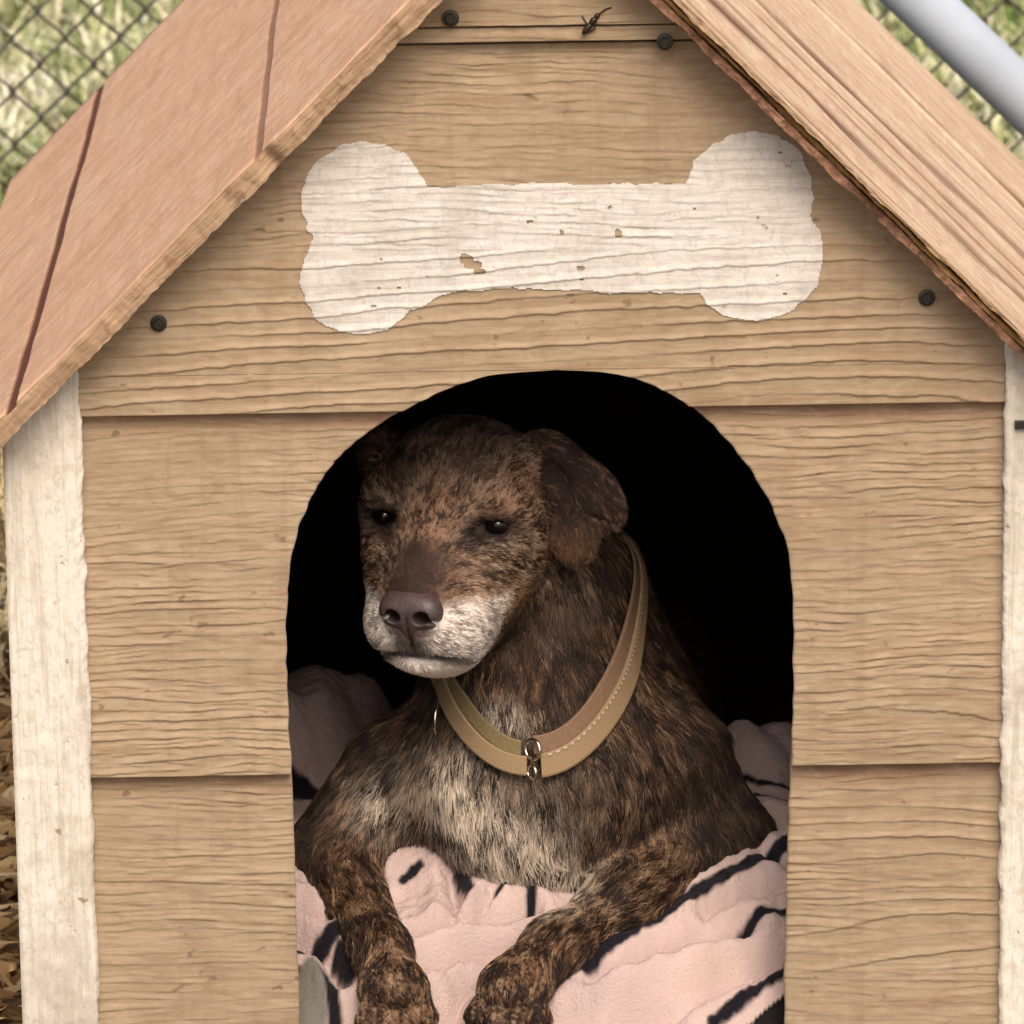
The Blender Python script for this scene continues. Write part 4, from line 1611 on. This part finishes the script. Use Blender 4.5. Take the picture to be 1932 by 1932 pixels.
ink_shade_lines = [([(1490, 1592), (1400, 1640), (1300, 1700), (1200, 1760), (1105, 1822)], 0.017),  # black trim plus the shade gap along the foreleg, put into the dye
        ([(1490, 1735), (1440, 1742), (1398, 1760)], 0.010),
        ([(1500, 1492), (1440, 1482), (1395, 1466)], 0.006), ([(1500, 1514), (1430, 1500), (1400, 1475)], 0.005),
        ([(762, 1660), (792, 1636)], 0.009), ([(862, 1640), (885, 1690), (880, 1655), (935, 1662)], 0.008),
        ([(940, 1685), (985, 1672), (1004, 1692), (1000, 1728)], 0.008), ([(1000, 1728), (960, 1742), (900, 1757)], 0.0022),  # the thin line is crease shade put into the dye
        ([(1010, 1780), (950, 1795)], 0.004),
        ([(565, 1806), (600, 1782), (642, 1770)], 0.010), ([(642, 1800), (662, 1828)], 0.016),
        ([(556, 1842), (600, 1846), (626, 1880), (634, 1940)], 0.012),
        ([(1345, 1950), (1410, 1895), (1490, 1842)], 0.009), ([(545, 1482), (605, 1512)], 0.022)]
for pl_, hw_ in ink_shade_lines:
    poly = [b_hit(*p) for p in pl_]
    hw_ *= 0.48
    INK_SHADE = np.maximum(INK_SHADE, sstep(hw_ * 1.12 + 0.0012, hw_ * 0.88 - 0.0008, seg_dist(poly) + wobx))
gp = b_hit(585, 1905)
GREY = sstep(0.017, 0.014, np.hypot((BX - gp[0]) * 1.1, (BY - gp[1]) * 0.42))
n_a = pn(BX * 40, BY * 40, 12.0)
pink = np.array([0.62, 0.475, 0.45])
bc = pink[None, None] * (1 + 0.10 * n_a[..., None]) + np.array([0.04, 0.03, 0.01]) * pn(BX * 11, BY * 11, 13.0)[..., None]
bc = bc * (1 - INK_SHADE[..., None]) + np.array([0.012, 0.011, 0.016]) * INK_SHADE[..., None]
bc = bc * (1 - GREY[..., None]) + np.array([0.20, 0.19, 0.17]) * GREY[..., None]
BZ = BZ - np.sum(cuts, 0)
BZ = BZ + (0.0013 * pn(BX * 170, BY * 170, 21.0) + 0.0018 * pn(BX * 80, BY * 80, 22.0) + rng.normal(size=BX.shape) * 0.00022) * sstep(-0.004, 0.01, BY)
BZ = np.maximum(BZ, Z_FLOOR + 0.003)
# the dark hem at the corner
e1_, e2_ = b_hit(1395, 1948), b_hit(1492, 1868)
cross_ = (e2_[0] - e1_[0]) * (BY - e1_[1]) - (e2_[1] - e1_[1]) * (BX - e1_[0])
keep = np.ones(BX.shape, bool)
bc = np.where(((cross_ < 0) & (BX > e1_[0] - 0.05))[..., None], np.array([0.014, 0.012, 0.014]), bc)
idx = np.arange(BX.size).reshape(BX.shape)
q = np.stack([idx[:-1, :-1], idx[:-1, 1:], idx[1:, 1:], idx[1:, :-1]], -1).reshape(-1, 4)
q = q[keep.reshape(-1)[q].all(1)]
used = np.unique(q)
re = np.full(BX.size, -1)
re[used] = np.arange(len(used))
bq = re[q]
bV = np.stack([BX, BY, BZ], -1).reshape(-1, 3)[used]
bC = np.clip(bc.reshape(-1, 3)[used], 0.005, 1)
# hem: a returned edge so that the cloth has thickness
from collections import Counter
ed = np.sort(np.vstack([bq[:, [0, 1]], bq[:, [1, 2]], bq[:, [2, 3]], bq[:, [3, 0]]]), 1)
uniq, cn = np.unique(ed, axis=0, return_counts=True)
rim = uniq[cn == 1]
nb = len(bV)
low_v = bV.copy()
low_v[:, 2] = np.maximum(low_v[:, 2] - 0.012, Z_FLOOR + 0.0015)
hem = np.stack([rim[:, 0], rim[:, 1], rim[:, 1] + nb, rim[:, 0] + nb], -1)
blanket_root = np.array([0, 0.3, Z_FLOOR])
k = NT('plush_fleece', 0.95, 0.1)
k.color(k.attr('dye').outputs['Color'])
k.b.inputs['Sheen Weight'].default_value = 0.04
k.bump(k.noise((1, 1, 1), 4, 0.7, s=330), 0.8, 0.0035)
M_FLEECE = k.m
blanket = mesh('blanket', np.vstack([bV, low_v]), np.vstack([bq, hem]), M_FLEECE, None, True, loc=blanket_root)
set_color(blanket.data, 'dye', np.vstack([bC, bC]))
tag(blanket, 'rumpled pink plush blanket with black printed lines and painted shade gap under the dog', 'blanket')
# ---------------------------------------------------------------- insect on the gable
M_BUG = mat_plain('dark_insect', (0.02, 0.010, 0.008), 0.4, 0.5, 0.3, 300)
bc0 = W(1114, 46, -0.015)
bc0[1] = FRONT_Y - 0.0045
bug = empty('insect', tuple(bc0))
tag(bug, 'tiny dark insect resting across the grooves near the top of the gable', 'insect')
ax_b = np.array([0.62, 0, 0.78])
sd_b = np.array([0.78, 0, -0.62])
for nm, t_, rl, rw in (('head', 0.0085, 0.0026, 0.0022), ('thorax', 0.0035, 0.0040, 0.0028), ('abdomen', -0.0045, 0.0058, 0.0026)):
    v, f = sphere(bc0 + ax_b * t_, (rw, rw * 0.8, rl), 12, 8, axes=[sd_b, [0, 1, 0], ax_b])
    o = mesh(nm, v, f, M_BUG, None, True, loc=bc0)
    o.parent = bug
    o.location = (0, 0, 0)


def tube(pts, rad, m=6):
    pts = np.asarray(pts, float)
    v, f = [], []
    n = len(pts)
    for i in range(n):
        d = pts[min(i + 1, n - 1)] - pts[max(i - 1, 0)]
        d /= np.linalg.norm(d)
        e1 = np.cross(d, [0.31, 0.95, 0.12])
        e1 /= np.linalg.norm(e1)
        e2 = np.cross(d, e1)
        r = rad[i] if hasattr(rad, '__len__') else rad
        for j in range(m):
            a_ = TAU * j / m
            v.append(pts[i] + r * (e1 * math.cos(a_) + e2 * math.sin(a_)))
    for i in range(n - 1):
        for j in range(m):
            f.append((i * m + j, i * m + (j + 1) % m, (i + 1) * m + (j + 1) % m, (i + 1) * m + j))
    f += [tuple(range(m))[::-1], tuple((n - 1) * m + j for j in range(m))]
    return v, f


for nm, a_, b_, c_ in (('antenna', 0.010, (0.006, 0.004), (0.011, 0.005)), ('leg', 0.003, (0.002, -0.006), (-0.003, -0.009)), ('leg', -0.002, (-0.004, 0.006), (-0.006, 0.009))):
    p0 = bc0 + ax_b * a_
    v, f = tube([p0, p0 + np.array([b_[0], 0.001, b_[1]]), p0 + np.array([c_[0], 0.003, c_[1]])], 0.0006, 5)
    o = mesh(nm, v, f, M_BUG, None, False, loc=bc0)
    o.parent = bug
    o.location = (0, 0, 0)

# ---------------------------------------------------------------- chain link fence, stand-in pipe
M_WIRE = mat_plain('weathered_wire', (0.10, 0.085, 0.075), 0.5, 0.4, 0.5, 40, 0.5, bump=0)
M_GALV = mat_plain('galvanised_pipe', (0.44, 0.51, 0.60), 0.9, 0.15, 0.08, 12, 0.0, bump=0.2)
FY = 3.0
fence = empty('chain_link_fence', (0, FY, 0))
tag(fence, 'dark weathered chain link fence standing behind the dog house', 'fence')
aw = 0.0355
wires = []
NZ = 44
for par in (0, 1):
    pts = []
    for i in range(NZ):
        side_ = (i + par) % 2
        xx = aw * side_ + (0.0022 if side_ else -0.0022)
        yy = 0.0024 * (1 if side_ else -1)
        pts.append((xx, yy, 0.03 + i * aw))
    v, f = tube(pts, 0.0033, 6)
    me = bpy.data.meshes.new('wire')
    me.from_pydata([tuple(p) for p in v], [], f)
    me.materials.append(M_WIRE)
    wires.append(me)
nw = 168
for i in range(nw):
    o = bpy.data.objects.new('wire', wires[i % 2])
    col.objects.link(o)
    o.parent = fence
    o.location = ((i - nw / 2) * aw + 0.012, 0, 0)
for xx in (-nw / 2 * aw, nw / 2 * aw):
    v, f = tube([(xx, 0.03, 0), (xx, 0.03, 1.66)], 0.030, 16)
    mesh('post', v, f, M_GALV, fence, True)
v, f = tube([(-nw / 2 * aw, 0.03, 1.60), (nw / 2 * aw, 0.03, 1.60)], 0.021, 12)
mesh('top_rail', v, f, M_GALV, fence, True)

PY = 1.75
pa, pb = W(1735, 0, PY), W(1935, 190, PY)
dr = (pb - pa) / np.linalg.norm(pb - pa)
foot = pa + dr * ((pa[2] - 0.0) / -dr[2])
headp = pa - dr * 0.55
pipe = empty('stand_in_pipe', tuple(foot))  # added pipe, standing in for an out-of-focus wire close to the camera
tag(pipe, 'added pale pipe standing in for a blurred wire near the camera, behind the right roof slope', 'pipe')
v, f = tube([headp, foot], 0.031, 24)
o = mesh('pipe', v, f, M_GALV, None, True, loc=foot)
o.parent = pipe
o.location = (0, 0, 0)
v, f = tube([headp + np.array([-0.03, 0, 0.10]), np.array([headp[0] - 0.03, PY, 0.0])], 0.032, 20)  # unseen post, added to hold the stand-in pipe
o = mesh('post', v, f, M_GALV, None, True, loc=foot)
o.parent = pipe
o.location = (0, 0, 0)


# ---------------------------------------------------------------- grass and straw
def blades(name, n, xr, yr, hr, wr, palette, lean, lab, cat, flat=False, xskip=None, seed=1):
    g = np.random.default_rng(seed)
    x = g.uniform(*xr, n)
    y = g.uniform(*yr, n)
    if xskip is not None:
        ok = ~xskip(x, y)
        x, y = x[ok], y[ok]
        n = len(x)
    cl = pn(x * 3, y * 3, seed) * 0.5 + 0.75
    h = g.uniform(*hr, n) * np.clip(cl, 0.4, 1.3)
    w = g.uniform(*wr, n)
    az = g.uniform(0, TAU, n)
    az2 = az + g.normal(0, 0.5, n) + math.pi / 2
    ln_ = g.uniform(*lean, n)
    wx, wy = np.cos(az2) * w, np.sin(az2) * w
    V = np.zeros((n, 5, 3))
    for kx, (s, ww) in enumerate(((0, 1), (0, -1), (0.55, 0.8), (0.55, -0.8), (1, 0))):
        fw = h * ln_ * s ** 1.5
        up = h * s * (1 - 0.35 * np.minimum(ln_, 1.2) * s)
        if flat:
            up = g.uniform(0, 0.035, n) + h * 0.10 * s * g.uniform(-0.3, 1, n)
            fw = h * s
        V[:, kx, 0] = x + np.cos(az) * fw + wx * ww
        V[:, kx, 1] = y + np.sin(az) * fw + wy * ww
        V[:, kx, 2] = np.maximum(up, 0.001) + 0.001 * kx
    b_ = np.arange(n)[:, None] * 5
    tris = np.concatenate([b_ + [0, 1, 3], b_ + [0, 3, 2], b_ + [2, 3, 4]], 1).reshape(-1, 3)
    pal = np.array(palette)
    t_ = np.clip(0.5 + 0.6 * pn(x * 1.7, y * 1.7, seed + 5) + g.normal(0, 0.28, n), 0, 0.999) * (len(pal) - 1)
    i_ = t_.astype(int)
    cc = pal[i_] * (1 - (t_ - i_))[:, None] + pal[i_ + 1] * (t_ - i_)[:, None]
    cc = cc * g.uniform(0.7, 1.25, n)[:, None]
    k = NT(name + '_blades', 0.6, 0.3)
    k.color(k.attr('tint').outputs['Color'])
    o = mesh(name, V.reshape(-1, 3), tris, k.m)
    set_color(o.data, 'tint', np.repeat(np.clip(cc, 0, 1), 5, 0))
    tag(o, lab, cat, None, 'stuff')
    return o


behind = lambda x, y: (np.abs(x) < 0.50) & (y > -0.10) & (y < 1.25)
blades('grass', 125000, (-3.2, 3.4), (3.1, 8.8), (0.07, 0.17), (0.003, 0.0065),
       [(0.08, 0.15, 0.03), (0.20, 0.30, 0.08), (0.58, 0.58, 0.30), (0.88, 0.82, 0.58), (0.95, 0.92, 0.76)], (0.3, 1.4),  # palest tones carry sunlit brightness in the blade colour
       'mixed green and dry pale grass beyond the fence', None, seed=3)
blades('dry_grass', 42000, (-3.2, 3.4), (1.3, 3.3), (0.05, 0.13), (0.002, 0.005),
       [(0.24, 0.20, 0.07), (0.60, 0.48, 0.24), (0.80, 0.66, 0.40), (0.90, 0.80, 0.58)], (0.5, 1.8),  # dry colours, raised so that they also carry sunlit brightness
       'pale dry grass between the house and the fence', None, seed=4)
blades('straw', 75000, (-1.6, 1.6), (-0.7, 1.5), (0.06, 0.20), (0.0007, 0.0016),
       [(0.10, 0.055, 0.03), (0.34, 0.19, 0.085), (0.60, 0.40, 0.19), (0.80, 0.62, 0.36)], (0.5, 1.0),
       'loose brown straw on the ground beside the house', None, flat=True, xskip=behind, seed=5)
